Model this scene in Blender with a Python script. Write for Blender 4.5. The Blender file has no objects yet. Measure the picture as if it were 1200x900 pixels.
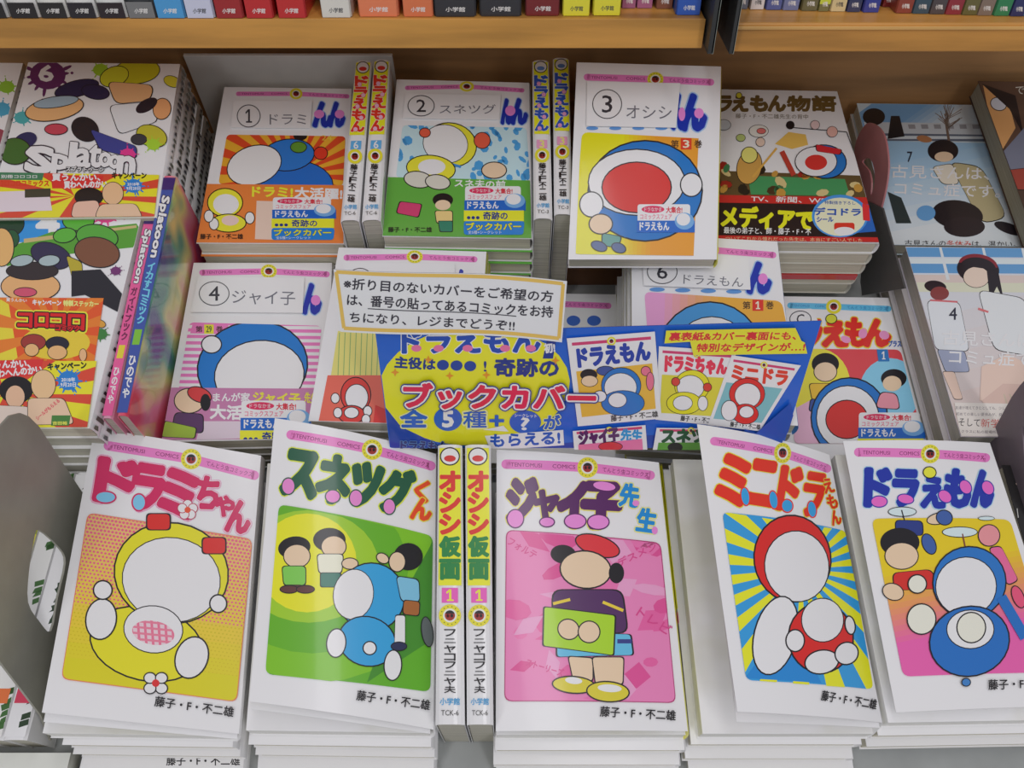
import bpy, bmesh, math, random
import numpy as np
from mathutils import Matrix, Vector
from mathutils.geometry import delaunay_2d_cdt

random.seed(7)
sc = bpy.context.scene
COL = sc.collection

# ------------------------------------------------------------------ camera
F = 1000.0                                   # focal length in pixels of the 1200x900 frame
PITCH = math.radians(42)                     # camera looks down by this much
CAM = np.array([0.0, -0.62, 1.50])
cam_d = bpy.data.cameras.new('camera')
cam_d.sensor_width = 36.0
cam_d.lens = 36.0 * F / 1200.0
cam_d.clip_start = 0.01
cam = bpy.data.objects.new('camera', cam_d)
cam.location = CAM
cam.rotation_euler = (math.pi / 2 - PITCH, 0, 0)
COL.objects.link(cam)
sc.camera = cam
RT = np.array([1.0, 0, 0])
UPV = np.array([0, math.sin(PITCH), math.cos(PITCH)])
FWD = np.array([0, math.cos(PITCH), -math.sin(PITCH)])

# ------------------------------------------------------------------ world, lights, exposure
sc.view_settings.view_transform = 'Standard'
sc.view_settings.look = 'None'
sc.view_settings.exposure = -0.68
sc.view_settings.gamma = 1.0
world = bpy.data.worlds.new('world')
sc.world = world
world.use_nodes = True
world.node_tree.nodes['Background'].inputs[0].default_value = (0.955, 0.945, 1.0, 1)
world.node_tree.nodes['Background'].inputs[1].default_value = 0.50


def area(name, loc, target, sx, sy, power, col=(0.985, 0.965, 1.0)):
    d = bpy.data.lights.new(name, 'AREA')
    d.shape = 'RECTANGLE'
    d.size, d.size_y, d.energy, d.color = sx, sy, power, col
    o = bpy.data.objects.new(name, d)
    o.location = loc
    o.rotation_euler = (Vector(target) - Vector(loc)).to_track_quat('-Z', 'Y').to_euler()
    COL.objects.link(o)
    return o


# the shop's ceiling tubes, behind and above the photographer
area('ceiling_lamp', (-0.9, -2.1, 2.7), (0, 0.1, 0.9), 0.25, 2.4, 22)
area('ceiling_lamp', (0.9, -2.1, 2.7), (0, 0.1, 0.9), 0.25, 2.4, 22)
area('ceiling_lamp', (0.1, -0.3, 2.9), (0, 0.15, 0.9), 0.25, 2.0, 8)

# ------------------------------------------------------------------ frame of the sloping display deck
TH = math.radians(60)
U = RT
V = math.sin(TH) * UPV + math.cos(TH) * FWD          # up the slope
N = math.cos(TH) * UPV - math.sin(TH) * FWD          # out of the slope
O = CAM + 0.543 * FWD - 0.1303 * UPV
SLOPE = Matrix(((U[0], V[0], N[0], 0), (U[1], V[1], N[1], 0), (U[2], V[2], N[2], 0), (0, 0, 0, 1)))
Z = np.array([0, 0, 1.0])


def ray(px, py):
    return RT * (px - 600) / F + UPV * (450 - py) / F + FWD


def at(px, py, h):
    """point of the sloping plane at height h (mm above the deck frame)"""
    d = ray(px, py)
    t = ((O - CAM) @ N + h / 1000.0) / (d @ N)
    return CAM + d * t


def at_z(px, py, z):
    return CAM + ray(px, py) * z


def at_u(px, py, u):
    d = ray(px, py)
    return CAM + d * (u / d[0])


def uvh(u, v, h):
    return O + U * u + V * v + N * h


def proj(P):
    Q = P - CAM
    z = Q @ FWD
    return np.stack([600 + F * (Q @ RT) / z, 450 - F * (Q @ UPV) / z], -1)


# ------------------------------------------------------------------ materials
def lin(c):
    c = c / 255.0
    return c / 12.92 if c <= 0.04045 else ((c + 0.055) / 1.055) ** 2.4


MATS = {}
WHITE = (206, 204, 212)


def col(rgb):
    return tuple(min(0.9, lin(c) / lin(w) * 0.80) for c, w in zip(rgb, WHITE)) + (1,)


def mat(rgb, rough=0.32, coat=0.0, metal=0.0, spec=0.5, kind=None):
    key = (tuple(int(c) for c in rgb), rough, coat, metal, kind)
    if key in MATS:
        return MATS[key]
    m = bpy.data.materials.new('print_%02x%02x%02x' % key[0])
    m.use_nodes = True
    nt = m.node_tree
    b = nt.nodes['Principled BSDF']
    b.inputs['Base Color'].default_value = col(rgb)
    b.inputs['Roughness'].default_value = rough
    b.inputs['Metallic'].default_value = metal
    b.inputs['Specular IOR Level'].default_value = spec
    b.inputs['Coat Weight'].default_value = coat
    b.inputs['Coat Roughness'].default_value = 0.08

    def tex(scale, detail, sc3, c0, c1, lo=0.35, hi=0.65):
        tc = nt.nodes.new('ShaderNodeTexCoord')
        mp = nt.nodes.new('ShaderNodeMapping')
        mp.inputs['Scale'].default_value = sc3
        no = nt.nodes.new('ShaderNodeTexNoise')
        no.inputs['Scale'].default_value = scale
        no.inputs['Detail'].default_value = detail
        rp = nt.nodes.new('ShaderNodeValToRGB')
        rp.color_ramp.elements[0].position = lo
        rp.color_ramp.elements[1].position = hi
        rp.color_ramp.elements[0].color = col(c0)
        rp.color_ramp.elements[1].color = col(c1)
        nt.links.new(tc.outputs['Object'], mp.inputs[0])
        nt.links.new(mp.outputs[0], no.inputs['Vector'])
        nt.links.new(no.outputs['Fac'], rp.inputs[0])
        nt.links.new(rp.outputs[0], b.inputs['Base Color'])
        bp = nt.nodes.new('ShaderNodeBump')
        bp.inputs['Strength'].default_value = 0.25
        bp.inputs['Distance'].default_value = 0.0006
        nt.links.new(no.outputs['Fac'], bp.inputs['Height'])
        nt.links.new(bp.outputs[0], b.inputs['Normal'])
        return rp
    dk = tuple(max(0, c * 0.86) for c in rgb)
    if kind == 'pages':
        tex(3.0, 3, (6, 6, 700), dk, rgb)
    elif kind == 'wood':
        r = tex(3.5, 8, (1.2, 14, 14), tuple(c * 0.80 for c in rgb), tuple(min(255, c * 1.10) for c in rgb), 0.3, 0.7)
        e = r.color_ramp.elements.new(0.5)
        e.color = col(rgb)
    elif kind == 'metal':
        tex(30, 6, (1, 1, 1), tuple(c * 0.93 for c in rgb), rgb)
    elif kind == 'scratch':
        tex(9, 4, (60, 4, 4), rgb, (225, 225, 225), 0.60, 0.66)
    elif kind == 'foil':
        tex(14, 6, (1, 1, 1), tuple(c * 0.8 for c in rgb), (235, 225, 225), 0.4, 0.75)
    elif kind == 'print':
        tex(40, 2, (1, 1, 1), tuple(c * 0.97 for c in rgb), rgb)
    MATS[key] = m
    return m


M_WHITE = lambda: mat((226, 224, 231), 0.28, 0.25)
M_PAGE = lambda: mat((196, 190, 178), 0.8, kind='pages')
M_GREYPAGE = lambda: mat((176, 172, 164), 0.8, kind='pages')


# ------------------------------------------------------------------ object helpers
def empty(name, loc, label=None, cat=None, group=None):
    o = bpy.data.objects.new(name, None)
    o.empty_display_size = 0.02
    o.matrix_world = Matrix.Translation(Vector(loc)) @ SLOPE
    COL.objects.link(o)
    tag(o, label, cat, group)
    return o


def tag(o, label=None, cat=None, group=None, kind=None):
    for k, v in (('label', label), ('category', cat), ('group', group), ('kind', kind)):
        if v:
            o[k] = v
    return o


def mesh_obj(name, verts, faces, mats, parent=None, midx=None, normals=None, base=None, smooth=False):
    """verts in world space; the object gets the frame of its thing"""
    me = bpy.data.meshes.new(name)
    o = bpy.data.objects.new(name, me)
    COL.objects.link(o)
    if parent is not None:
        root = parent
        M = root_matrix(parent)
    else:
        c = np.asarray(verts).mean(0) if base is None else base
        M = Matrix.Translation(Vector(c)) @ SLOPE
    inv = np.array(M.inverted())
    vv = np.asarray(verts, dtype=float) @ inv[:3, :3].T + inv[:3, 3]
    me.from_pydata([tuple(v) for v in vv], [], [tuple(int(i) for i in f) for f in faces])
    for m in (mats if isinstance(mats, (list, tuple)) else [mats]):
        me.materials.append(m)
    if midx is not None:
        me.polygons.foreach_set('material_index', midx)
    if smooth:
        me.polygons.foreach_set('use_smooth', [True] * len(me.polygons))
    if normals is not None:
        nn = np.asarray(normals) @ inv[:3, :3].T
        me.polygons.foreach_set('use_smooth', [True] * len(me.polygons))
        me.normals_split_custom_set_from_vertices([tuple(n) for n in nn])
    if parent is not None:
        o.parent = parent
        o['_m'] = 1
        del o['_m']
    else:
        o.matrix_world = M
    return o


def root_matrix(o):
    while o.parent is not None:
        o = o.parent
    return o.matrix_world.copy() if o.type != 'EMPTY' else Matrix.Translation(o.location) @ SLOPE


def hexa(top, bot):
    """top/bot quads in order TL TR BL BR"""
    v = list(top) + list(bot)
    f = [(2, 3, 1, 0), (4, 5, 7, 6), (2, 0, 4, 6), (1, 3, 7, 5), (0, 1, 5, 4), (3, 2, 6, 7)]
    return v, f


def bev(o, w=0.0006, seg=2):
    m = o.modifiers.new('bevel', 'BEVEL')
    m.width, m.segments, m.limit_method = w, seg, 'ANGLE'
    return o


def box(name, top, thick, m, parent=None, d=None, b=0.0006, **k):
    d = N if d is None else d
    top = [np.array(p) for p in top]
    v, f = hexa(top, [p - d * thick for p in top])
    o = mesh_obj(name, v, f, m, parent, **k)
    return bev(o, b) if b else o


# ------------------------------------------------------------------ surfaces that carry print
class Surf:
    def __init__(s, q, bulge=0.0, nx=1, ny=1, nrm=None):
        s.TL, s.TR, s.BL, s.BR = [np.array(p) for p in q]
        s.bulge, s.nx, s.ny = bulge, nx, ny
        n = np.cross(s.TR - s.BL, s.TL - s.BR)
        s.n = n / np.linalg.norm(n)

    def P(s, a, b):
        a = np.asarray(a, float)[..., None]
        b = np.asarray(b, float)[..., None]
        p = (s.BL * (1 - a) + s.BR * a) * (1 - b) + (s.TL * (1 - a) + s.TR * a) * b
        return p + s.n * s.bulge * 4 * a * (1 - a)

    def nrm(s, a, b):
        e = 1e-3
        du = s.P(a + e, b) - s.P(a - e, b)
        dv = s.P(a, b + e) - s.P(a, b - e)
        n = np.cross(du, dv)
        return n / np.linalg.norm(n, axis=-1, keepdims=True)

    def pos(s, a, b, off):
        if s.nx == 1:
            return s.P(a, b) + s.n * off
        x, y = np.clip(a, 0, 1) * s.nx, np.clip(b, 0, 1) * s.ny
        i = np.minimum(np.floor(x + 1e-7), s.nx - 1)
        j = np.minimum(np.floor(y + 1e-7), s.ny - 1)
        fx, fy = (x - i)[:, None], (y - j)[:, None]
        p00, p10 = s.P(i / s.nx, j / s.ny), s.P((i + 1) / s.nx, j / s.ny)
        p01, p11 = s.P(i / s.nx, (j + 1) / s.ny), s.P((i + 1) / s.nx, (j + 1) / s.ny)
        lo = p00 + (p10 - p00) * fx + (p11 - p10) * fy
        hi = p00 + (p01 - p00) * fy + (p11 - p01) * fx
        return np.where(fx >= fy, lo, hi) + s.nrm(a, b) * off

    def inv(s, px):
        px = np.asarray(px, float)
        a = np.full(len(px), 0.5)
        b = np.full(len(px), 0.5)
        e = 1e-4
        for _ in range(9):
            r = proj(s.P(a, b)) - px
            ja = (proj(s.P(a + e, b)) - proj(s.P(a - e, b))) / (2 * e)
            jb = (proj(s.P(a, b + e)) - proj(s.P(a, b - e))) / (2 * e)
            det = ja[:, 0] * jb[:, 1] - ja[:, 1] * jb[:, 0]
            a = a - (r[:, 0] * jb[:, 1] - r[:, 1] * jb[:, 0]) / det
            b = b - (ja[:, 0] * r[:, 1] - ja[:, 1] * r[:, 0]) / det
            a, b = np.clip(a, -0.6, 1.6), np.clip(b, -0.6, 1.6)
        return a, b


GL = {}


def glyph(txt, r=0.0, vert=False, asp=None):
    """filled outline of the text in a unit box, thickened by r; asp = width : height it will be drawn at"""
    if asp is not None:
        asp = round(asp * 10) / 10 if asp < 3 else round(asp)
        asp = max(asp, 0.1)
    key = (txt, round(r, 3), vert, asp)
    if key in GL:
        return GL[key]
    cu = bpy.data.curves.new('t', 'FONT')
    cu.body = '\n'.join(txt) if vert else txt
    if vert:
        cu.align_x = 'CENTER'
    cu.size = 1
    cu.resolution_u = 2
    o = bpy.data.objects.new('t', cu)
    me = bpy.data.meshes.new_from_object(o)
    bpy.data.objects.remove(o)
    bpy.data.curves.remove(cu)
    me.calc_loop_triangles()
    v = np.array([p.co[:2] for p in me.vertices])
    t = [tuple(x.vertices) for x in me.loop_triangles]
    bpy.data.meshes.remove(me)
    if txt == '1':                                   # the face's 1 is a bare stem: give it its flag and foot
        v = np.array([(.40, 0), (.60, 0), (.60, 1), (.40, 1), (.10, .66), (.40, .84), (.40, 1), (.06, .78), (.14, 0), (.86, 0), (.86, .10), (.14, .10)])
        t = [(0, 1, 2), (0, 2, 3), (4, 5, 6), (4, 6, 7), (8, 9, 10), (8, 10, 11)]
    lo, hi = v.min(0), v.max(0)
    if asp is not None:
        W0, H0 = hi - lo
        if len(txt) == 1:
            k = 1 / math.sqrt(asp)
        else:
            k = 1.0
        v = (v - lo) * np.array([asp * k / W0, k / H0])
        lo, hi = np.zeros(2), np.array([asp * k, k])
    vs, fs = [], []

    def addf(pts):
        i = len(vs)
        vs.extend(Vector(p) for p in pts)
        fs.append(list(range(i, i + len(pts))))

    def cr(p, q, w):
        return (q[0] - p[0]) * (w[1] - p[1]) - (q[1] - p[1]) * (w[0] - p[0])
    cnt = {}
    for a, b, c in t:
        P3 = [tuple(v[i]) for i in (a, b, c)]
        if abs(cr(*P3)) > 1e-8:
            addf(P3 if cr(*P3) > 0 else P3[::-1])
        for e in ((a, b), (b, c), (c, a)):
            k = tuple(sorted(((round(v[e[0]][0], 4), round(v[e[0]][1], 4)), (round(v[e[1]][0], 4), round(v[e[1]][1], 4)))))
            cnt[k] = cnt.get(k, 0) + 1
    be = [k for k, n in cnt.items() if n == 1 and k[0] != k[1]]
    if r > 0:
        seen = set()
        ns = 8 if r > 0.03 else 6
        for p, q in be:
            dx, dy = q[0] - p[0], q[1] - p[1]
            L = math.hypot(dx, dy)
            if L > 1e-4:
                nx, ny = -dy / L * r, dx / L * r
                addf([(p[0] - nx, p[1] - ny), (q[0] - nx, q[1] - ny), (q[0] + nx, q[1] + ny), (p[0] + nx, p[1] + ny)])
            for w in (p, q):
                g = (round(w[0] / 0.015), round(w[1] / 0.015))
                if g not in seen:
                    seen.add(g)
                    addf([(w[0] + r * math.cos(i * 2 * math.pi / ns + .2), w[1] + r * math.sin(i * 2 * math.pi / ns + .2)) for i in range(ns)])
    ov, oe, of, _, _, orf = delaunay_2d_cdt(vs, [], fs, 0, 1e-5)
    of = [tuple(f) for f, og in zip(of, orf) if og]
    # outline of the union, simplified, filled again
    nxt = {}
    ed = set()
    for f in of:
        for i in range(3):
            ed.add((f[i - 1], f[i]))
    for p, q in ed:
        if (q, p) not in ed:
            nxt.setdefault(p, []).append(q)
    loops = []
    while nxt:
        p = next(iter(nxt))
        lp = [p]
        while True:
            q = nxt[lp[-1]].pop()
            if not nxt[lp[-1]]:
                del nxt[lp[-1]]
            if q == p or q not in nxt:
                break
            lp.append(q)
        if len(lp) > 2:
            loops.append([tuple(ov[i]) for i in lp])

    def dp(P, tol):
        if len(P) < 3:
            return P
        p, q = P[0], P[-1]
        L = math.hypot(q[0] - p[0], q[1] - p[1])
        best, k = -1, 0
        for i in range(1, len(P) - 1):
            dd = abs(cr(p, q, P[i])) / L if L > 1e-9 else math.hypot(P[i][0] - p[0], P[i][1] - p[1])
            if dd > best:
                best, k = dd, i
        if best <= tol:
            return [p, q]
        return dp(P[:k + 1], tol)[:-1] + dp(P[k:], tol)
    vs, es, segs = [], [], []
    for lp in loops:
        h = len(lp) // 2
        s2 = dp(lp[:h + 1], 0.004)[:-1] + dp(lp[h:] + lp[:1], 0.004)[:-1]
        if len(s2) < 3 or abs(sum(s2[i - 1][0] * s2[i][1] - s2[i][0] * s2[i - 1][1] for i in range(len(s2)))) < 2e-4:
            continue
        i0 = len(vs)
        vs += [Vector(p) for p in s2]
        es += [(i0 + i, i0 + (i + 1) % len(s2)) for i in range(len(s2))]
        segs += [(s2[i], s2[(i + 1) % len(s2)]) for i in range(len(s2))]
    ov, oe, of, _, _, _ = delaunay_2d_cdt(vs, es, [], 0, 1e-6)
    v = np.array([tuple(p) for p in ov])
    f = np.array([tuple(x) for x in of])
    c = v[f].mean(1)
    sg = np.array(segs)
    x0, y0, x1, y1 = sg[:, 0, 0], sg[:, 0, 1], sg[:, 1, 0], sg[:, 1, 1]
    yy = c[:, 1:2]
    cond = (y0 > yy) != (y1 > yy)
    xi = x0 + (yy - y0) * (x1 - x0) / np.where(y1 == y0, 1e-9, y1 - y0)
    ins = (cond & (xi > c[:, 0:1])).sum(1) % 2 == 1
    t = [tuple(int(i) for i in x) for x in f[ins]]
    v = (v - lo) / np.maximum(hi - lo, 1e-6)
    asp = (hi - lo)[0] / (hi - lo)[1]
    GL[key] = (v, t, asp)
    return GL[key]


def clip_poly(P, C):
    """Sutherland-Hodgman, C convex"""
    C = np.array(C)
    ar = sum(C[i - 1][0] * C[i][1] - C[i][0] * C[i - 1][1] for i in range(len(C)))
    if ar < 0:
        C = C[::-1]
    out = [np.array(p, float) for p in P]
    for i in range(len(C)):
        a, b = C[i - 1], C[i]
        e = b - a
        src, out = out, []
        for k in range(len(src)):
            p, q = src[k - 1], src[k]
            dp = e[0] * (p[1] - a[1]) - e[1] * (p[0] - a[0])
            dq = e[0] * (q[1] - a[1]) - e[1] * (q[0] - a[0])
            if (dp >= 0) != (dq >= 0):
                out.append(p + (q - p) * dp / (dp - dq))
            if dq >= 0:
                out.append(q)
        if not out:
            return []
    return out


def rrect(q, r, n=5):
    """rounded quad, q = TL TR BR BL in pixels"""
    q = [np.array(p, float) for p in q]
    out = []
    for i in range(4):
        p, a, b = q[i], q[i - 1], q[(i + 1) % 4]
        da, db = (a - p) / np.linalg.norm(a - p) * r, (b - p) / np.linalg.norm(b - p) * r
        for k in range(n):
            t = k / (n - 1)
            # quadratic corner
            out.append((p + da) * (1 - t) ** 2 + 2 * p * t * (1 - t) + (p + db) * t * t)
    return out


def ellp(cx, cy, rx, ry, rot=0, n=28, a0=0, a1=360):
    c, s = math.cos(math.radians(rot)), math.sin(math.radians(rot))
    out = []
    full = (a1 - a0) >= 360
    for i in range(n if full else n + 1):
        a = math.radians(a0 + (a1 - a0) * i / n)
        x, y = rx * math.cos(a), ry * math.sin(a)
        out.append((cx + x * c - y * s, cy + x * s + y * c))
    return out


K = (25, 22, 28)


class Art:
    """flat print on a surface, written in photograph pixels and laid on the surface"""
    def __init__(s, surf, step=1.5e-5):
        s.s, s.step, s.n = surf, step, 2
        s.v, s.f, s.m, s.l = [], [], [], []
        s.mats = []
        s.clip = None

    def mi(s, rgb):
        m = mat(rgb, 0.28, 0.45)
        if m not in s.mats:
            s.mats.append(m)
        return s.mats.index(m)

    def raw(s, pts, tris, rgb, up=True):
        if up:
            s.n += 1
        i = len(s.v)
        s.v.extend([(p[0], p[1]) for p in pts])
        s.l.extend([s.n] * len(pts))
        k = s.mi(rgb)
        for t in tris:
            s.f.append([i + j for j in t])
            s.m.append(k)

    def poly(s, pts, rgb, up=True, clip=None):
        c = clip if clip is not None else s.clip
        if c is not None:
            pts = clip_poly(pts, c)
        if len(pts) >= 3:
            s.raw(pts, [list(range(len(pts)))], rgb, up)

    def ell(s, cx, cy, rx, ry, rgb, rot=0, ol=0, oc=K, up=True, n=28):
        if ol:
            s.poly(ellp(cx, cy, rx + ol * 1.2, ry + ol * 1.2, rot, n), oc, up)
            up = True
        s.poly(ellp(cx, cy, rx, ry, rot, n), rgb, up)

    def rr(s, q, r, rgb, ol=0, oc=K):
        if ol:
            c = np.mean(q, 0)
            q2 = [np.array(p) + (np.array(p) - c) / np.linalg.norm(np.array(p) - c) * ol * 1.4 for p in q]
            s.poly(rrect(q2, r), oc)
        s.poly(rrect(q, r), rgb)

    def line(s, p, q, w, rgb, up=True):
        p, q = np.array(p, float), np.array(q, float)
        d = (q - p) / max(1e-6, np.linalg.norm(q - p))
        n = np.array([-d[1], d[0]]) * w / 2
        s.poly([p + n, q + n, q - n, p - n], rgb, up)

    def text(s, txt, p0, p1, h, rgb, b=0.0, ol=None, vert=False, sh=0.0):
        """text whose mid line runs p0 -> p1 and whose height is h pixels"""
        p0, p1 = np.array(p0, float), np.array(p1, float)
        d = p1 - p0
        e = d / np.linalg.norm(d)
        up = np.array([e[1], -e[0]])
        first = True
        for r, c in (list(ol or []) + [(b, rgb)]):
            v, t, asp = glyph(txt, r, asp=np.linalg.norm(d) / h)
            P = p0 + v[:, :1] * d + (v[:, 1:] - 0.5) * up * h + (v[:, 1:] - 0.5) * e * sh * h
            s.raw(P, t, c)

    def vtext(s, txt, top, bot, w, rgb, b=0.0, ol=None):
        """stacked characters from top to bottom"""
        top, bot = np.array(top, float), np.array(bot, float)
        n = len(txt)
        d = (bot - top) / n
        for r, c in (list(ol or []) + [(b, rgb)]):
            s.n += 1
            for i, chx in enumerate(txt):
                m = top + d * (i + 0.5)
                L = np.linalg.norm(d) * 0.86
                if chx in '・':
                    s.poly(ellp(m[0], m[1], w * .1, w * .1), c, False)
                    continue
                v, t, asp = glyph(chx, r, asp=w / (np.linalg.norm(d) * .86))
                e = d / np.linalg.norm(d)
                rt = np.array([-e[1], e[0]]) * -1
                rt = rt if rt[0] > 0 else -rt
                if chx in 'ーニ':
                    L2, w2 = (L, w * 0.2) if chx == 'ー' else (L * .6, w)
                else:
                    L2, w2 = L, w
                P = m + (v[:, :1] - 0.5) * rt * w2 - (v[:, 1:] - 0.5) * e * L2
                s.raw(P, t, c, False)

    def ch(s, c, x0, y0, x1, y1, rgb, b=0.045, ol=None, rot=0):
        a = math.radians(rot)
        cx, cy = (x0 + x1) / 2, (y0 + y1) / 2
        hx = (x1 - x0) / 2
        s.text(c, (cx - hx * math.cos(a), cy - hx * math.sin(a)), (cx + hx * math.cos(a), cy + hx * math.sin(a)), y1 - y0, rgb, b, ol)

    def word(s, items, rgb, ol, rot=0):
        """characters with one shared outline: all outlines first, then the faces"""
        for r, c in list(ol) + [(None, rgb)]:
            for it in items:
                s.ch(*it[:5], c if r is not None or len(it) < 7 else it[6], it[5] if r is None else r + it[5] * .3, None, rot)

    def grad(s, clip, q0, q1, c0, c1, n=14):
        """printed tint that runs from q0 to q1"""
        q0, q1 = np.array(q0, float), np.array(q1, float)
        d = q1 - q0
        nn = np.array([-d[1], d[0]]) * 4
        s.n += 1
        for i in range(n):
            t0, t1 = i / n, (i + 1) / n
            if i == 0:
                t0 = -1
            if i == n - 1:
                t1 = 2
            c = tuple(int(x + (y - x) * (i / (n - 1))) for x, y in zip(c0, c1))
            s.poly([q0 + d * t0 + nn, q0 + d * t1 + nn, q0 + d * t1 - nn, q0 + d * t0 - nn], c, False, clip)

    def rays(s, clip, c, n, rgb, R=500, a0=0, duty=0.5):
        s.n += 1
        for i in range(n):
            a = math.radians(a0) + i * 2 * math.pi / n
            b = a + 2 * math.pi / n * duty
            s.poly([c, (c[0] + R * math.cos(a), c[1] + R * math.sin(a)), (c[0] + R * math.cos(b), c[1] + R * math.sin(b))], rgb, False, clip)

    def build(s, name, parent, label=None, lift=3e-5):
        S = s.s
        a, b = S.inv(np.array(s.v))
        bm = bmesh.new()
        lay = bm.verts.layers.int.new('l')
        vs = []
        for x, y, l in zip(a, b, s.l):
            v = bm.verts.new((x, y, 0))
            v[lay] = l
            vs.append(v)
        for f, m in zip(s.f, s.m):
            try:
                fc = bm.faces.new([vs[i] for i in f])
                fc.material_index = m
            except ValueError:
                pass
        big = [f for f in bm.faces if len(f.verts) > 4]
        bmesh.ops.triangulate(bm, faces=big)

        def cut(co, no, clear=False):
            bmesh.ops.bisect_plane(bm, geom=bm.verts[:] + bm.edges[:] + bm.faces[:], plane_co=co, plane_no=no, clear_outer=clear, dist=1e-6)
        e = 0.002
        cut((1 - e, 0, 0), (1, 0, 0), True)
        cut((e, 0, 0), (-1, 0, 0), True)
        cut((0, 1 - e, 0), (0, 1, 0), True)
        cut((0, e, 0), (0, -1, 0), True)
        if S.nx > 1:
            # keep the layer number through the cuts: one face belongs to one layer
            for i in range(1, S.nx):
                cut((i / S.nx, 0, 0), (1, 0, 0))
            for j in range(1, S.ny):
                cut((0, j / S.ny, 0), (0, 1, 0))
        bm.verts.ensure_lookup_table()
        # new vertices take the layer of a neighbour of the same island (islands never mix layers)
        todo = [v for v in bm.verts if v[lay] == 0]
        for _ in range(60):
            rest = []
            for v in todo:
                k = max([e2.other_vert(v)[lay] for e2 in v.link_edges] or [1])
                if k:
                    v[lay] = k
                else:
                    rest.append(v)
            todo = rest
            if not todo:
                break
        # interpolated int layers are rounded by bmesh; take the most common of each island
        seen = set()
        for v in bm.verts:
            if v in seen:
                continue
            st, isl = [v], []
            seen.add(v)
            while st:
                w = st.pop()
                isl.append(w)
                for e2 in w.link_edges:
                    o2 = e2.other_vert(w)
                    if o2 not in seen:
                        seen.add(o2)
                        st.append(o2)
            k = max(w[lay] for w in isl)
            for w in isl:
                w[lay] = k
        for i, v in enumerate(bm.verts):
            v.index = i
        A = np.array([v.co.x for v in bm.verts])
        B = np.array([v.co.y for v in bm.verts])
        Lr = np.array([v[lay] for v in bm.verts], float)
        P = S.pos(A, B, (lift + Lr * s.step)[:, None])
        nn = S.nrm(A, B)
        bm.normal_update()
        faces = [[v.index for v in f.verts][::(1 if f.normal.z >= 0 else -1)] for f in bm.faces]
        mi = [f.material_index for f in bm.faces]
        # face orientation towards the normal
        bm.free()
        o = mesh_obj(name, P, faces, s.mats, parent, mi, nn)
        if label:
            o['label'] = label
        return o


# ------------------------------------------------------------------ books
def quad_px(px, hs):
    if not isinstance(hs, (list, tuple)):
        hs = [hs] * 4
    return [at(p[0], p[1], h) for p, h in zip(px, hs)]


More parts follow.
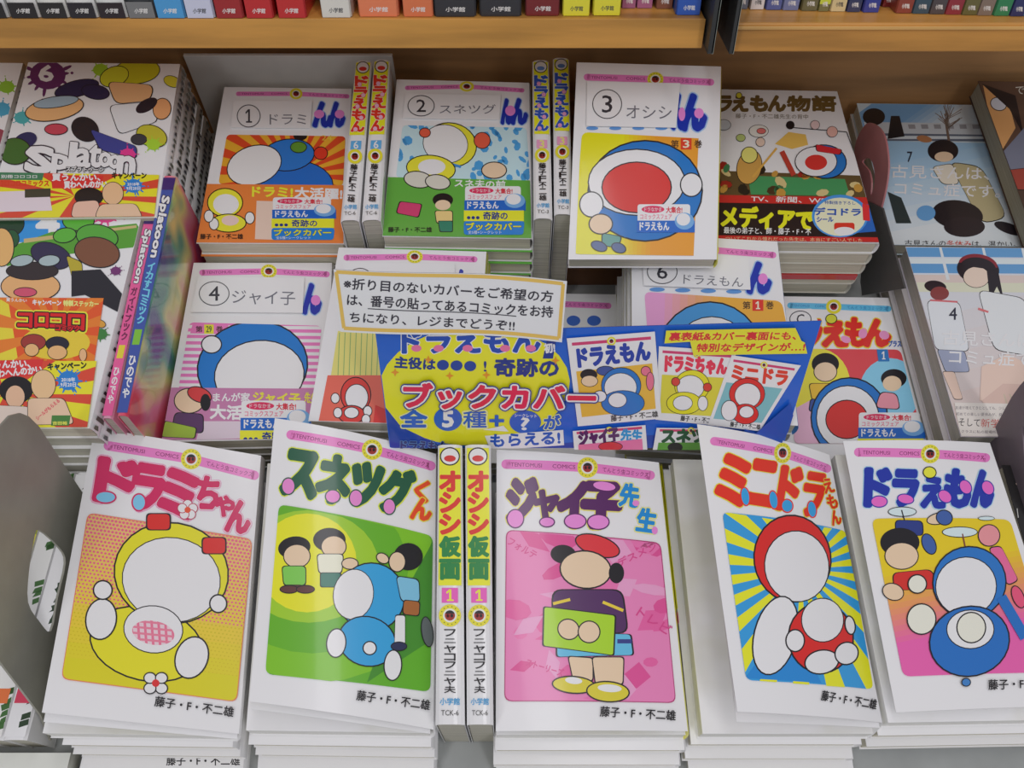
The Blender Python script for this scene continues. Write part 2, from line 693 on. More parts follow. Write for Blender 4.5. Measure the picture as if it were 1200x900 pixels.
def make_book(label, group, top, t=0.0135, body=None, cover=(226, 224, 231), spine=None, pages=None, name='comic_book',
              d=None, simple=False, cat='book', curved=False):
    """top: Surf of the front cover; body: quad of the book block's top (TL TR BL BR); spine on the right"""
    d = N if d is None else d
    S = top
    if body is None:
        body = [S.TL, S.TR, S.BL, S.BR]
    TL, TR, BL, BR = [np.array(p) for p in body]
    base = (TL + TR + BL + BR) / 4 - d * t
    root = empty(name, base, label, cat, group)
    th = 0.0004
    # jacket: front sheet, rounded spine, back sheet
    nx, ny = S.nx, S.ny
    V_, F_ = [], []
    ga, gb = np.meshgrid(np.arange(nx + 1) / nx, np.arange(ny + 1) / ny)
    ga, gb = ga.ravel(), gb.ravel()
    P = S.P(ga, gb)
    nr = S.nrm(ga, gb)
    V_ += list(P) + list(P - nr * th)
    W = nx + 1
    off = len(P)
    for j in range(ny):
        for i in range(nx):
            a, b, c, e = j * W + i, j * W + i + 1, (j + 1) * W + i + 1, (j + 1) * W + i
            F_ += [(a, b, c), (a, c, e), (off + a, off + c, off + b), (off + a, off + e, off + c)]
    for i in range(nx):
        F_.append((i + 1, i, off + i, off + i + 1))
        k = ny * W
        F_.append((k + i, k + i + 1, off + k + i + 1, off + k + i))
    for j in range(ny):
        F_.append((j * W, (j + 1) * W, off + (j + 1) * W, off + j * W))
    o = mesh_obj('front_cover', V_, F_, mat(cover, 0.28, 0.25, kind='print'), root, smooth=False)
    if nx > 1:
        nn = np.concatenate([nr, -nr])
        inv = np.array(SLOPE.inverted())[:3, :3]
        o.data.polygons.foreach_set('use_smooth', [abs(p.normal.z) > 0.5 for p in o.data.polygons])
        o.data.normals_split_custom_set_from_vertices([tuple(n) for n in nn @ inv.T])
    front = o
    # spine with a slightly rounded section, then the back
    out = (BR - BL) / np.linalg.norm(BR - BL)
    K5 = 7
    sv, sf = [], []
    for (a0, e0) in ((S.BR, BR - d * t), (S.TR, TR - d * t)):
        for k in range(K5):
            q = k / (K5 - 1)
            sv.append(a0 * (1 - q) + e0 * q + out * 0.0016 * math.sin(math.pi * q) ** 0.6)
        for k in range(K5):
            q = k / (K5 - 1)
            sv.append(a0 * (1 - q) + e0 * q + out * (0.0016 * math.sin(math.pi * q) ** 0.6 - th))
    for k in range(K5 - 1):
        sf.append((k, k + 1, 2 * K5 + k + 1, 2 * K5 + k))
        sf.append((K5 + k, 3 * K5 + k, 3 * K5 + k + 1, K5 + k + 1))
        sf.append((k, K5 + k, K5 + k + 1, k + 1))
        sf.append((2 * K5 + k, 2 * K5 + k + 1, 3 * K5 + k + 1, 3 * K5 + k))
    sp = mesh_obj('spine', sv, sf, mat(spine or cover, 0.28, 0.25, kind='print'), root, smooth=True)
    box('back_cover', [p - d * (t - th) for p in (TL, TR, BL, BR)], th, mat(cover, 0.28, 0.25, kind='print'), root, d=d, b=0)
    # page block
    x = (TR - TL) / np.linalg.norm(TR - TL)
    y = (TL - BL) / np.linalg.norm(TL - BL)
    i1, i2, i3 = 0.0008, 0.0010, 0.0010
    q = [TL + x * i1 - y * i2, TR - x * i3 - y * i2, BL + x * i1 + y * i2, BR - x * i3 + y * i2]
    box('page_block', [p - d * (th + 0.0001) for p in q], t - 2 * th - 0.0004, pages or M_PAGE(), root, d=d, b=0.0003)
    root['_front'] = 0
    del root['_front']
    return root, front, sp


ORD = ['topmost', 'second', 'third', 'fourth', 'fifth', 'sixth', 'seventh', 'eighth', 'ninth', 'tenth']


def pile(quad, n, t, what, group, drift=(0, 0), cover=(222, 220, 226), spine=None, band=None, jit=0.0012, start=0.0, d=None,
         name='comic_book', labels=None, pages=None):
    """books lying flat below a top book"""
    d = N if d is None else d
    res = []
    quad = [np.array(p) for p in quad]
    for k in range(n):
        s = drift[k] if isinstance(drift, list) else (drift[0] * (k + 1), drift[1] * (k + 1))
        du, dv = s[0] + random.uniform(-jit, jit), s[1] + random.uniform(-jit, jit)
        q = [p - d * (start + 0.0003 + k * t) + U * du + V * dv for p in quad]
        lb = f"{ORD[k]} book lying under {what}"
        r, f, sp = make_book(lb, group, Surf(q), t - 0.0007, cover=cover, spine=spine, name=name, d=d, pages=pages)
        if band is not None:
            # paper band round the lower third of the book, shows as a coloured line at the edge
            S = Surf(q)
            a = [S.P(-0.002, 0.31), S.P(1.004, 0.31), S.P(-0.002, -0.003), S.P(1.004, -0.003)]
            box('belly_band', [p + S.n * 0.0002 for p in a], 0.0009, mat(band, 0.3, 0.25), r, d=d, b=0)
        res.append((r, q))
    return res

# ------------------------------------------------------------------ printing helpers
PINK = (226, 120, 190)
YEL = (226, 216, 40)
SKIN = (228, 190, 165)


def emblem(A, x, y, r, ry=None):
    ry = ry or r
    A.ell(x, y, r, ry, (214, 204, 50), ol=0)
    A.ell(x, y, r * .62, ry * .62, (235, 228, 215))
    A.ell(x, y, r * .46, ry * .46, (150, 40, 40))
    A.ell(x - r * .17, y + ry * .02, r * .13, ry * .16, K, up=False)
    A.n += 1
    A.ell(x + r * .17, y + ry * .02, r * .13, ry * .16, K, up=False)
    A.poly(ellp(x, y, r * .46, ry * .46, 0, 14, 200, 340), K)
    if r > 9:
        for i in range(14):
            a = math.radians(i * 360 / 14)
            A.poly(ellp(x + r * .8 * math.cos(a), y + ry * .8 * math.sin(a), r * .06, r * .06, 0, 6), (120, 130, 40), i == 0)


def header(A, p0, em, p1, h, r, ry=None, c=PINK, tc=(120, 40, 90), small=False):
    for q0, q1, cap in ((p0, em, p0), (em, p1, p1)):
        A.line(q0, q1, h, c)
        A.poly(ellp(cap[0], cap[1], h / 2, h / 2, 0, 14), c, False)
    L = lambda a, b, t: (a[0] + (b[0] - a[0]) * t, a[1] + (b[1] - a[1]) * t)
    if p0[0] < em[0] - 20:
        A.text('TENTOMUSI', L(p0, em, .06), L(p0, em, .44), h * .42, tc)
        A.text('COMICS', L(p0, em, .57), L(p0, em, .85), h * .42, tc)
    A.text('てんとう虫コミックス', L(em, p1, .24), L(em, p1, .97), h * .55, tc)
    emblem(A, em[0], em[1], r, ry)


def author(A, p0, p1, h, c=K):
    A.text('藤子・F・不二雄', p0, p1, h, c, 0.018)


def campaign(A, x0, y0, x1, y1, full=True):
    """the round-cornered campaign sticker printed on the wrappers"""
    w, h = x1 - x0, y1 - y0
    B, Y = (25, 95, 190), (225, 215, 50)
    A.rr([(x0, y0), (x1 - w * .08, y0), (x1 - w * .08, y0 + h * .5), (x0, y0 + h * .5)], w * .05, (225, 222, 230))
    A.ell(x0 + w * .27, y0 + h * .09, w * .2, h * .065, (205, 40, 90))
    A.text('ドラなかま', (x0 + w * .12, y0 + h * .09), (x0 + w * .42, y0 + h * .09), h * .07, (240, 230, 235))
    A.text('大集合!', (x0 + w * .5, y0 + h * .1), (x0 + w * .78, y0 + h * .1), h * .11, (200, 40, 60), 0.03)
    A.text('コミックスフェア', (x0 + w * .05, y0 + h * .22), (x0 + w * .6, y0 + h * .22), h * .09, (215, 110, 140), 0.02)
    A.poly([(x0 - w * .01, y0 + h * .29), (x1, y0 + h * .29), (x1, y0 + h * .5), (x0 - w * .01, y0 + h * .5)], B)
    A.text('ドラえもん', (x0 + w * .04, y0 + h * .39), (x0 + w * .55, y0 + h * .39), h * .14, (235, 235, 245), 0.04)
    A.ell(x0 + w * .82, y0 + h * .3, w * .17, h * .15, (110, 160, 215))
    A.ell(x0 + w * .8, y0 + h * .27, w * .12, h * .11, (232, 228, 236))
    if not full:
        return
    A.poly([(x0 - w * .02, y0 + h * .5), (x1 - w * .03, y0 + h * .5), (x1 - w * .03, y0 + h * .72), (x0 - w * .02, y0 + h * .72)], Y)
    A.text('奇跡の', (x0 + w * .3, y0 + h * .61), (x0 + w * .7, y0 + h * .61), h * .16, (30, 50, 130), 0.03)
    for i in range(3):
        A.ell(x0 + w * (.06 + .075 * i), y0 + h * .65, w * .03, h * .035, (30, 50, 130), up=(i == 0), n=12)
    A.rr([(x0 - w * .02, y0 + h * .72), (x1 - w * .02, y0 + h * .72), (x1 - w * .04, y1), (x0 - w * .02, y1)], w * .05, (30, 120, 205))
    A.text('ブックカバー', (x0 + w * .02, y0 + h * .83), (x0 + w * .92, y0 + h * .83), h * .15, YEL, 0.04, [(0.09, (25, 50, 120))])
    A.text('全5種+シークレット', (x0 + w * .05, y0 + h * .95), (x0 + w * .6, y0 + h * .95), h * .07, (225, 230, 240))


def kan(A, x, y, n, w, h, bg, fg):
    A.text('第', (x - w * 1.1, y), (x - w * .55, y), h * .8, (60, 40, 30), 0.02)
    A.poly([(x - w * .4, y - h * .6), (x + w * .4, y - h * .6), (x + w * .4, y + h * .6), (x - w * .4, y + h * .6)], bg)
    A.text(n, (x - w * (.16 if n == '1' else .22), y), (x + w * (.16 if n == '1' else .22), y), h * .8, fg, 0.03)
    A.text('巻', (x + w * .6, y), (x + w * 1.15, y), h * .8, (60, 40, 30), 0.02)


def pocket_ellipses(A, L, c):
    for x, y, rx, ry, rot, oc, ol in L:
        A.ell(x, y, rx, ry, c, rot, ol, oc)


# ------------------------------------------------------------------ display deck, back panel, shelf boards
def slab(name, u0, u1, v0, v1, h0, h1, m, label=None, kind=None, cat=None, b=0.0008, parent=None):
    top = [uvh(u0, v1, h1), uvh(u1, v1, h1), uvh(u0, v0, h1), uvh(u1, v0, h1)]
    o = box(name, top, h1 - h0, m, parent, b=b)
    return tag(o, label, cat, None, kind)


M_DECK = mat((150, 152, 156), 0.45, kind='metal')
DK = -0.068
slab('floor_deck', -0.80, 0.80, 0.096, 0.475, DK - 0.02, DK, M_DECK, 'grey painted sloping display deck under the rear rows of books', 'structure')
slab('trim_1', -0.80, 0.80, -0.155, 0.0955, -0.075, -0.0505, M_DECK, 'grey raised front ledge of the display deck', 'structure')

M_WOOD = mat((184, 130, 64), 0.42, kind='wood')
M_WOOD_DARK = mat((152, 112, 72), 0.55, kind='wood')
# back panel, upright in the world
bp0 = uvh(0, 0.4775, DK)
q = [np.array([-0.8, bp0[1], bp0[2] + 0.42]), np.array([0.8, bp0[1], bp0[2] + 0.42]), np.array([-0.8, bp0[1], bp0[2] - 0.03]), np.array([0.8, bp0[1], bp0[2] - 0.03])]
o = box('wall_back', q, 0.015, M_WOOD_DARK, None, d=np.array([0, -1.0, 0]))
tag(o, 'brown wooden back panel behind the rear row of books', None, None, 'structure')

Y3 = np.array([0, 1.0, 0])
SHZ = 0.60                                    # camera distance of the shelf's front top edge


def shelf_board(xa, xb, ya, yb, z, label, bead=False):
    """front face between pixel rows ya (top) and yb (bottom)"""
    a, b = at_z(xa, ya, z), at_z(xb, ya, z)
    # bottom edge lies straight below: find its drop
    d = ray((xa + xb) / 2, yb)
    drop = a[2] - (CAM + d * ((a[1] - CAM[1]) / d[1]))[2]
    top = [a + Y3 * 0.16, b + Y3 * 0.16, a, b]
    for p in top:
        p[2] = a[2]
    e = empty('shelf_board', (top[2] + top[3]) / 2 - Z * drop, label, 'shelf', 'shelf boards above the display')
    box('board', top, drop, M_WOOD, e, d=Z, b=0.0012)
    if bead:
        f = [a - Y3 * 0.0015 - Z * 0.002, b - Y3 * 0.0015 - Z * 0.002, a - Y3 * 0.0015 - Z * 0.0042, b - Y3 * 0.0015 - Z * 0.0042]
        box('edge_strip', f, 0.0018, mat((196, 152, 92), 0.4, kind='wood'), e, d=-Y3, b=0.0003)
    else:
        f = [a - Y3 * 0.0008, b - Y3 * 0.0008, a - Y3 * 0.0008 - Z * (drop), b - Y3 * 0.0008 - Z * (drop)]
        box('front_edging', f, 0.0009, mat((188, 136, 68), 0.4, kind='wood'), e, d=-Y3, b=0.0003)
    return a, b, drop


sa, sb, sdrop = shelf_board(-160, 827, 22, 56, SHZ, 'long wooden shelf board over the left and middle books')
ra, rb, rdrop = shelf_board(861, 1370, 27, 61, SHZ, 'wooden shelf board over the right-hand books, beyond the dark uprights', True)
# dark metal uprights between the two boards
for (x0, x1, lb) in ((829.5, 836.5, 'left one of the two dark metal uprights between the shelf boards'), (855, 860.5, 'right one of the two dark metal uprights between the shelf boards')):
    a = at_z(x0, 56, SHZ)
    b = at_z(x1, 56, SHZ)
    a = a - Y3 * 0.001
    b = b - Y3 * 0.001
    zt, zb = 0.16, 0.004
    e = empty('shelf_upright', (a + b) / 2 - Z * zb, lb, 'shelf upright')
    top = [a + Y3 * 0.16 + Z * zt, b + Y3 * 0.16 + Z * zt, a + Z * zt, b + Z * zt]
    box('side_plate', top, zt + zb, mat((48, 50, 52), 0.45, kind='metal'), e, d=Z, b=0.0003)
    w = b - a
    t2 = [b + Z * zt - w * 0.3, b + Z * zt, b - Z * zb - w * 0.3, b - Z * zb]
    box('bright_edge', t2, 0.0012, mat((150, 156, 152), 0.35, metal=0.3), e, d=-Y3, b=0)
o = box('gap_shade', [p + Y3 * 0.165 for p in (at_z(829, 20, SHZ) + Z * .14, at_z(862, 20, SHZ) + Z * .14, at_z(829, 56, SHZ), at_z(862, 56, SHZ))], 0.004, mat((32, 30, 32), 0.7), None, d=Y3)  # near-black sheet added to paint the dark empty space behind the uprights
tag(o, 'dark sheet standing in for the shaded gap between the shelf uprights', None, None, 'structure')
# batten under the boards, in front of the back panel
o = box('trim_3', [np.array([-0.8, bp0[1] - 0.0155, ra[2] - rdrop - 0.001]), np.array([0.8, bp0[1] - 0.0155, ra[2] - rdrop - 0.001]),
                   np.array([-0.8, bp0[1] - 0.0355, ra[2] - rdrop - 0.001]), np.array([0.8, bp0[1] - 0.0355, ra[2] - rdrop - 0.001])], 0.02, M_WOOD_DARK, None, d=Z)
tag(o, 'wooden batten under the shelf boards', None, None, 'structure')


# ------------------------------------------------------------------ books standing on the upper shelf
def shelf_book(x0, x1, yb, base, low, high, label, group, foot=None, bandc=None, tall=0.15, tc=(225, 222, 226), body=None, txt='小学館'):
    """spine towards the viewer; yb = pixel row of the spine's foot"""
    zt = base                                     # height of the board's top
    d = ray((x0 + x1) / 2, yb)
    s = (zt + 0.0003 - CAM[2]) / d[2]
    yy = (CAM + d * s)[1]
    xa = (CAM + ray(x0, yb) * (yy - CAM[1]) / ray(x0, yb)[1])[0]
    xb = (CAM + ray(x1, yb) * (yy - CAM[1]) / ray(x1, yb)[1])[0]
    z0 = zt + 0.0003
    e = empty('paperback', ((xa + xb) / 2, yy + 0.05, z0), label, 'book', group)
    D = 0.105
    n = 7
    # jacket: C section around the block
    prof = []
    w = xb - xa
    rr = 0.0022
    prof.append((xa, yy + D))
    prof.append((xa, yy + 0.002))
    for k in range(n):
        t = k / (n - 1)
        prof.append((xa + w * t, yy + rr * (abs(2 * t - 1) ** 3)))
    prof.append((xb, yy + 0.002))
    prof.append((xb, yy + D))
    inner = [(xa + 0.0005 + (w - 0.001) * (p[0] - xa) / w, p[1] + (0.0005 if 0 < i < len(prof) - 1 else 0)) for i, p in enumerate(prof)]
    vs, fs = [], []
    m = len(prof)
    for z in (z0, z0 + tall):
        vs += [(p[0], p[1], z) for p in prof]
        vs += [(p[0], p[1], z) for p in inner]
    for i in range(m - 1):
        fs.append((i, i + 1, 2 * m + i + 1, 2 * m + i))
        fs.append((m + i, 3 * m + i, 3 * m + i + 1, m + i + 1))
        fs.append((i, m + i, m + i + 1, i + 1))
        fs.append((2 * m + i, 2 * m + i + 1, 3 * m + i + 1, 3 * m + i))
    fs.append((0, 2 * m, 3 * m, m))
    fs.append((m - 1, 2 * m - 1, 4 * m - 1, 3 * m - 1))
    j = mesh_obj('jacket', vs, fs, mat(high, 0.3, 0.2, kind='print'), e)
    top = [np.array([xa + .001, yy + D - .002, z0 + tall - .002]), np.array([xb - .001, yy + D - .002, z0 + tall - .002]),
           np.array([xa + .001, yy + .003, z0 + tall - .002]), np.array([xb - .001, yy + .003, z0 + tall - .002])]
    box('page_block', top, tall - 0.004, M_PAGE(), e, d=Z, b=0)
    S = Surf([np.array([xa, yy - 0.0002, z0 + 0.05]), np.array([xb, yy - 0.0002, z0 + 0.05]), np.array([xa, yy - 0.0002, z0]), np.array([xb, yy - 0.0002, z0])])
    A = Art(S)
    P = lambda a, b: tuple(proj(S.P(a, b)))
    A.poly([P(0.04, 0), P(.96, 0), P(.96, low[1]), P(.04, low[1])], low[0])
    if bandc:
        for (c, b0, b1, a0, a1) in bandc:
            A.poly([P(a0, b0), P(a1, b0), P(a1, b1), P(a0, b1)], c)
    A.text(txt, P(.28, .10), P(.74, .10), abs(P(0, .07)[1] - P(0, .135)[1]), tc, 0.02)
    A.build('spine_print', j)
    return e


SB = [  # x0, x1, foot row, lower colour, its height, upper colour, colour words, motif
    (-24, 10, 27, (30, 28, 30), .21, (205, 205, 212), 'black-and-white', (60, 60, 60)),
    (13, 47, 26.5, (32, 28, 30), .21, (215, 212, 216), 'white and black with an orange motif', (200, 100, 60)),
    (48.5, 81, 26.5, (34, 32, 32), .21, (215, 213, 214), 'white and black with an olive-brown motif', (100, 90, 60)),
    (82.5, 115, 26.5, (32, 28, 36), .21, (215, 213, 218), 'white and black with a violet motif', (80, 70, 190)),
    (117, 149.5, 25.5, (36, 26, 32), .21, (210, 210, 215), 'white and black with a crimson motif', (195, 50, 90)),
    (151, 184, 25, (112, 112, 116), .22, (50, 52, 58), 'dark grey and mid grey', (70, 74, 80)),
    (184.5, 218, 24.5, (70, 145, 205), .5, (70, 145, 205), 'sky blue', (220, 225, 235)),
    (219, 252, 23, (190, 192, 218), .5, (190, 192, 218), 'pale lavender', (70, 90, 180)),
    (253.5, 286, 22, (150, 36, 40), .5, (160, 36, 40), 'dark red with white print', (225, 215, 210)),
    (288.5, 321, 21.5, (180, 38, 42), .5, (185, 40, 44), 'bright red with yellow print', (225, 205, 60)),
    (326, 359.5, 21, (182, 40, 42), .5, (185, 40, 44), 'bright red, leaving a gap to its right', (225, 205, 60)),
    (377, 412, 20.5, (206, 202, 200), .5, (206, 202, 200), 'white with black handwriting', (40, 38, 40)),
    (420.5, 467.5, 19.5, (214, 120, 84), .5, (214, 120, 84), 'wide orange', (60, 40, 40)),
    (472.5, 508, 19.5, (206, 112, 74), .5, (214, 120, 84), 'narrow orange', (60, 40, 40)),
    (509, 558, 19.5, (48, 48, 54), .5, (48, 48, 54), 'wide charcoal', (205, 205, 210)),
    (562, 611, 19, (48, 48, 54), .5, (44, 44, 50), 'second wide charcoal', (205, 205, 210)),
    (615.5, 655.5, 18.5, (112, 34, 38), .5, (112, 34, 38), 'maroon with gold ornament', (200, 160, 70)),
    (659, 691, 18.5, (214, 206, 56), .5, (214, 206, 56), 'left one of two yellow', (60, 55, 40)),
    (694.5, 727, 18, (214, 206, 56), .5, (214, 206, 56), 'right one of two yellow', (190, 60, 60)),
    (728.5, 745, 9.5, (150, 90, 130), .5, (150, 90, 130), 'left one of two mauve patterned', (190, 150, 180)),
    (746, 764.5, 9.5, (156, 92, 132), .5, (156, 92, 132), 'right one of two mauve patterned', (190, 150, 180)),
    (768.5, 788, 10, (120, 74, 60), .5, (120, 74, 60), 'reddish-brown patterned', (150, 110, 80)),
    (792, 820.5, 17.5, (42, 84, 176), .5, (42, 84, 176), 'royal blue', (150, 180, 225)),
]
for i, (x0, x1, yb, lc, lh, hc, cw, mo) in enumerate(SB):
    bands = [(mo, .26, .52, .28, .70)]
    shelf_book(x0, x1, min(yb, 21.2), sa[2], (lc, lh), hc, f'{cw} paperback spine standing on the left upper shelf',
               'paperbacks on the left upper shelf', bandc=bands, tc=(215, 212, 216) if sum(lc) < 450 else (60, 60, 66),
               tall=0.15 if i % 3 else 0.146)
SR = [
    (862, 876, (96, 104, 124), 'grey-blue'), (878.5, 895, (206, 200, 206), 'white with red print'), (897, 915.5, (76, 88, 150), 'slate blue'),
    (916.5, 935.5, (104, 112, 158), 'pale slate blue'), (938.5, 957.5, (96, 92, 62), 'olive'), (958.5, 971, (110, 108, 64), 'olive with a lime label'),
    (972.5, 990.5, (202, 184, 142), 'cream'), (991.5, 1008, (44, 52, 90), 'dark navy'), (1010.5, 1029.5, (46, 56, 142), 'cobalt blue'),
    (1033.5, 1044.5, (112, 36, 40), 'dark red set back from the edge'), (1049, 1068, (132, 58, 48), 'rust red'), (1068.5, 1088, (50, 74, 92), 'dark teal'),
    (1088.5, 1106.5, (72, 66, 72), 'smoky grey'), (1107, 1126, (134, 42, 56), 'crimson'), (1126.5, 1144.5, (96, 92, 54), 'moss-coloured'),
    (1144.5, 1162, (122, 106, 98), 'grey-brown'), (1163.5, 1182, (44, 122, 82), 'emerald green'), (1183, 1199, (40, 46, 96), 'midnight blue'),
    (1200, 1218, (70, 130, 180), 'light blue at the frame edge'),
]
for i, (x0, x1, c, cw) in enumerate(SR):
    yb = {9: 8}.get(i, 10.5 + 9 * (x0 - 862) / 340)
    bands = [((225, 222, 226), .24, .34, .3, .72)]
    if i == 5:
        bands = [((190, 200, 60), .1, .3, .0, 1)]
    if i == 1:
        bands = [((190, 60, 60), .3, .6, .2, .8)]
    shelf_book(x0, x1, yb, ra[2], (c, .5), tuple(min(255, k * 1.05) for k in c), f'{cw} thin paperback spine standing on the right upper shelf',
               'paperbacks on the right upper shelf', bandc=bands, tc=(215, 212, 216) if sum(c) < 480 else (60, 60, 66), tall=0.14)


# ------------------------------------------------------------------ front row: five open-jacketed comics and two on their spines
def curved(px, hs, bulge):
    return Surf(quad_px(px, hs), bulge, 22, 14)


G_FRONT = 'comics in the front row'
FRONT_DRIFT = [(0.001, -0.006), (-0.002, -0.011), (0.002, -0.018)]
T = 0.0135


def sheet(name, SF, nx, ny, th, m, parent):
    ga, gb = np.meshgrid(np.arange(nx + 1) / nx, np.arange(ny + 1) / ny)
    ga, gb = ga.ravel(), gb.ravel()
    Pn, nr = SF.P(ga, gb), SF.nrm(ga, gb)
    vs, fs = list(Pn) + list(Pn - nr * th), []
    m0, W = len(Pn), nx + 1
    for j in range(ny):
        for i in range(nx):
            a, b, c, d_ = j * W + i, j * W + i + 1, (j + 1) * W + i + 1, (j + 1) * W + i
            fs += [(a, b, c), (a, c, d_), (m0 + a, m0 + c, m0 + b), (m0 + a, m0 + d_, m0 + c)]
    for i in range(nx):
        k = ny * W
        fs += [(i + 1, i, m0 + i, m0 + i + 1), (k + i, k + i + 1, m0 + k + i + 1, m0 + k + i)]
    for j in range(ny):
        k = j * W
        fs += [(k, k + W, m0 + k + W, m0 + k), (k + W + nx, k + nx, m0 + k + nx, m0 + k + W + nx)]
    return mesh_obj(name, vs, fs, m, parent, normals=np.concatenate([nr, -nr]))


def flat(px, hs):
    """flat cover through three corners; the fourth is put into their plane"""
    q = quad_px(px, hs)
    n = np.cross(q[1] - q[0], q[2] - q[0])
    d = ray(*px[3])
    q[3] = CAM + d * (((q[0] - CAM) @ n) / (d @ n))
    return Surf(q)


def front_book(key, label, cov, hs, bulge, body, bh, what, pq=None, n=3, drift=FRONT_DRIFT, spine=(226, 224, 228)):
    S = curved(cov, hs, bulge)
    bq = flat(body, bh)
    bq = [bq.TL, bq.TR, bq.BL, bq.BR]
    r, f, sp = make_book(label, G_FRONT, S, T, bq, cover=(228, 226, 234), spine=spine, pages=mat((232, 229, 224), .6, kind='pages'))
    if key in 'abd':
        # the folded-in flap hangs open under the lifted cover
        off = {'a': (2, 11, -2, 6), 'b': (2, 9, -4, 5), 'd': (-1, 12, -3, 6)}[key]
        px2 = [(cov[0][0] + 6, cov[0][1] + 14), (cov[1][0] - 8, cov[1][1] + 10), (cov[2][0] + off[0], cov[2][1] + off[1]), (cov[3][0] + off[2], cov[3][1] + off[3])]
        hs2 = [hs[0] * .72, 1.6, hs[2] * .72, 1.6]
        fl = sheet('inner_flap', curved(px2, hs2, bulge * .5), 22, 14, 0.0003, mat((222, 220, 224), 0.35, 0.2), r)
    if pq is not None:
        pq = flat(pq, bh)
    pl = pile(bq if pq is None else [pq.TL, pq.TR, pq.BL, pq.BR], n, T, what, 'books piled under ' + what, drift=drift, start=T, cover=(226, 224, 230), jit=.0004)
    return S, r, f, sp, pl


# --- 1: yellow cover
S, r, f, sp, pl = front_book('a', 'comic with crimson title and yellow dotted panel, leftmost of the front row',
                             [(111, 501), (306, 534), (49, 835), (280, 860)], [24, 3, 18, 4], 0.0005,
                             [(124, 527), (304, 536), (47, 861), (271, 865)], [1, 1, 2, 2], 'the yellow-panelled comic in front',
                             pq=[(146, 529), (299, 536), (62, 862), (266, 865)],
                             drift=[(0.000, -0.003), (0.001, -0.0065), (0.001, -0.028)])
A = Art(S)
header(A, (127, 522.5), (224, 538), (298, 557), 11, 12)
C1, OL = (196, 32, 92), [(0.105, (240, 150, 190)), (0.075, (245, 225, 235))]
W_ = []
for c, x0, y0, x1, y1 in (('ド', 115, 541, 159, 588), ('ラ', 157, 547, 190, 597), ('ミ', 190, 553, 228, 604), ('ち', 231, 560, 256, 596),
                          ('ゃ', 253, 582, 274, 605), ('ん', 267, 588, 293, 624)):
    W_.append((c, x0, y0, x1, y1, 0.095 if c in 'ドラミ' else 0.07))
A.word(W_, C1, OL, 9)
for x, y, rx, ry in ((124, 583, 11, 6), (163, 589, 7, 9)):
    A.ell(x, y, rx, ry, (120, 185, 225), 0, 1.5, C1)
for i in range(5):
    a = math.radians(i * 72 - 90)
    A.ell(220 + 6.5 * math.cos(a), 598 + 6.5 * math.sin(a), 5, 5, (240, 236, 232), 0, 0.8, (180, 60, 90))
A.ell(220, 598, 3.6, 3.6, (215, 80, 50))
PQ = [(104, 602), (295, 633), (277, 822), (73, 795)]
PC = rrect(PQ, 9)
A.poly(rrect([(103, 601), (296, 632), (278, 823), (72, 796)], 9), (215, 120, 80))
A.grad(PC, (200, 618), (180, 800), (240, 178, 110), (206, 196, 28), 10)
A.n += 1
for j in range(46):
    for i in range(44):
        t = j / 45
        if t > .85:
            continue
        u = (i + 0.5 * (j % 2)) / 43.5
        x = (PQ[0][0] * (1 - t) + PQ[3][0] * t) * (1 - u) + (PQ[1][0] * (1 - t) + PQ[2][0] * t) * u
        y = (PQ[0][1] * (1 - t) + PQ[3][1] * t) * (1 - u) + (PQ[1][1] * (1 - t) + PQ[2][1] * t) * u
        k = 1.75 * (1 - t) ** 0.6
        c = (226, 92, 130) if t < .55 else (200, 178, 24)
        A.poly(ellp(x, y, k + 0.15, k, 0, 6), c, False, PC)
# plain round shapes stand in for the figure
A.clip = None
Y2 = (214, 206, 34)
A.ell(172, 755, 66, 42, Y2, 12, 1.6)
A.ell(201, 672, 66, 58, Y2, 8, 1.6)
A.ell(201, 680, 57, 49, (236, 232, 238), 8, 1.0)
for x, y, rot in ((186, 612, -6), (251, 640, 34)):
    A.rr([(x - 13, y - 9), (x + 13, y - 9), (x + 13, y + 9), (x - 13, y + 9)], 5, (205, 40, 36), 1.5)
A.ell(180, 738, 34, 27, (236, 232, 238), 6, 1.0)
PL = ellp(180, 742, 25, 14, 10)
A.poly(PL, (236, 190, 205))
A.n += 1
for i in range(7):
    A.poly([(152 + i * 8, 722), (155 + i * 8, 722), (155 + i * 8 + 3, 762), (152 + i * 8 + 3, 762)], (222, 110, 145), False, PL)
A.n += 1
for i in range(5):
    A.poly([(150, 726 + i * 7), (212, 732 + i * 7), (212, 734.5 + i * 7), (150, 728.5 + i * 7)], (222, 120, 150), False, PL)
for x, y, rx, ry, ro in ((119, 726, 17, 23, 8), (225, 771, 18, 24, 20), (121, 692, 10, 10, 0), (256, 708, 9, 9.5, 0)):
    A.ell(x, y, rx, ry, (236, 230, 236), ro, 1.5)
for i in range(4):
    a = math.radians(i * 90 + 45)
    A.ell(183 + 9.5 * math.cos(a), 801 + 8.5 * math.sin(a), 6.3, 5.6, (238, 236, 236), 0, 1.2)
A.ell(183, 801, 4.4, 4.4, (205, 45, 50))
author(A, (182, 822), (274, 835), 12)
A.build('cover_print', f)
# the protruding third book shows its author line
q3 = pl[2][1]
r3 = pl[2][0]
S3 = Surf(q3)
A3 = Art(S3)
author(A3, (195, 891.5), (281, 891.5), 11)
A3.build('cover_print', [c for c in r3.children if c.name.startswith('front_cover')][0])

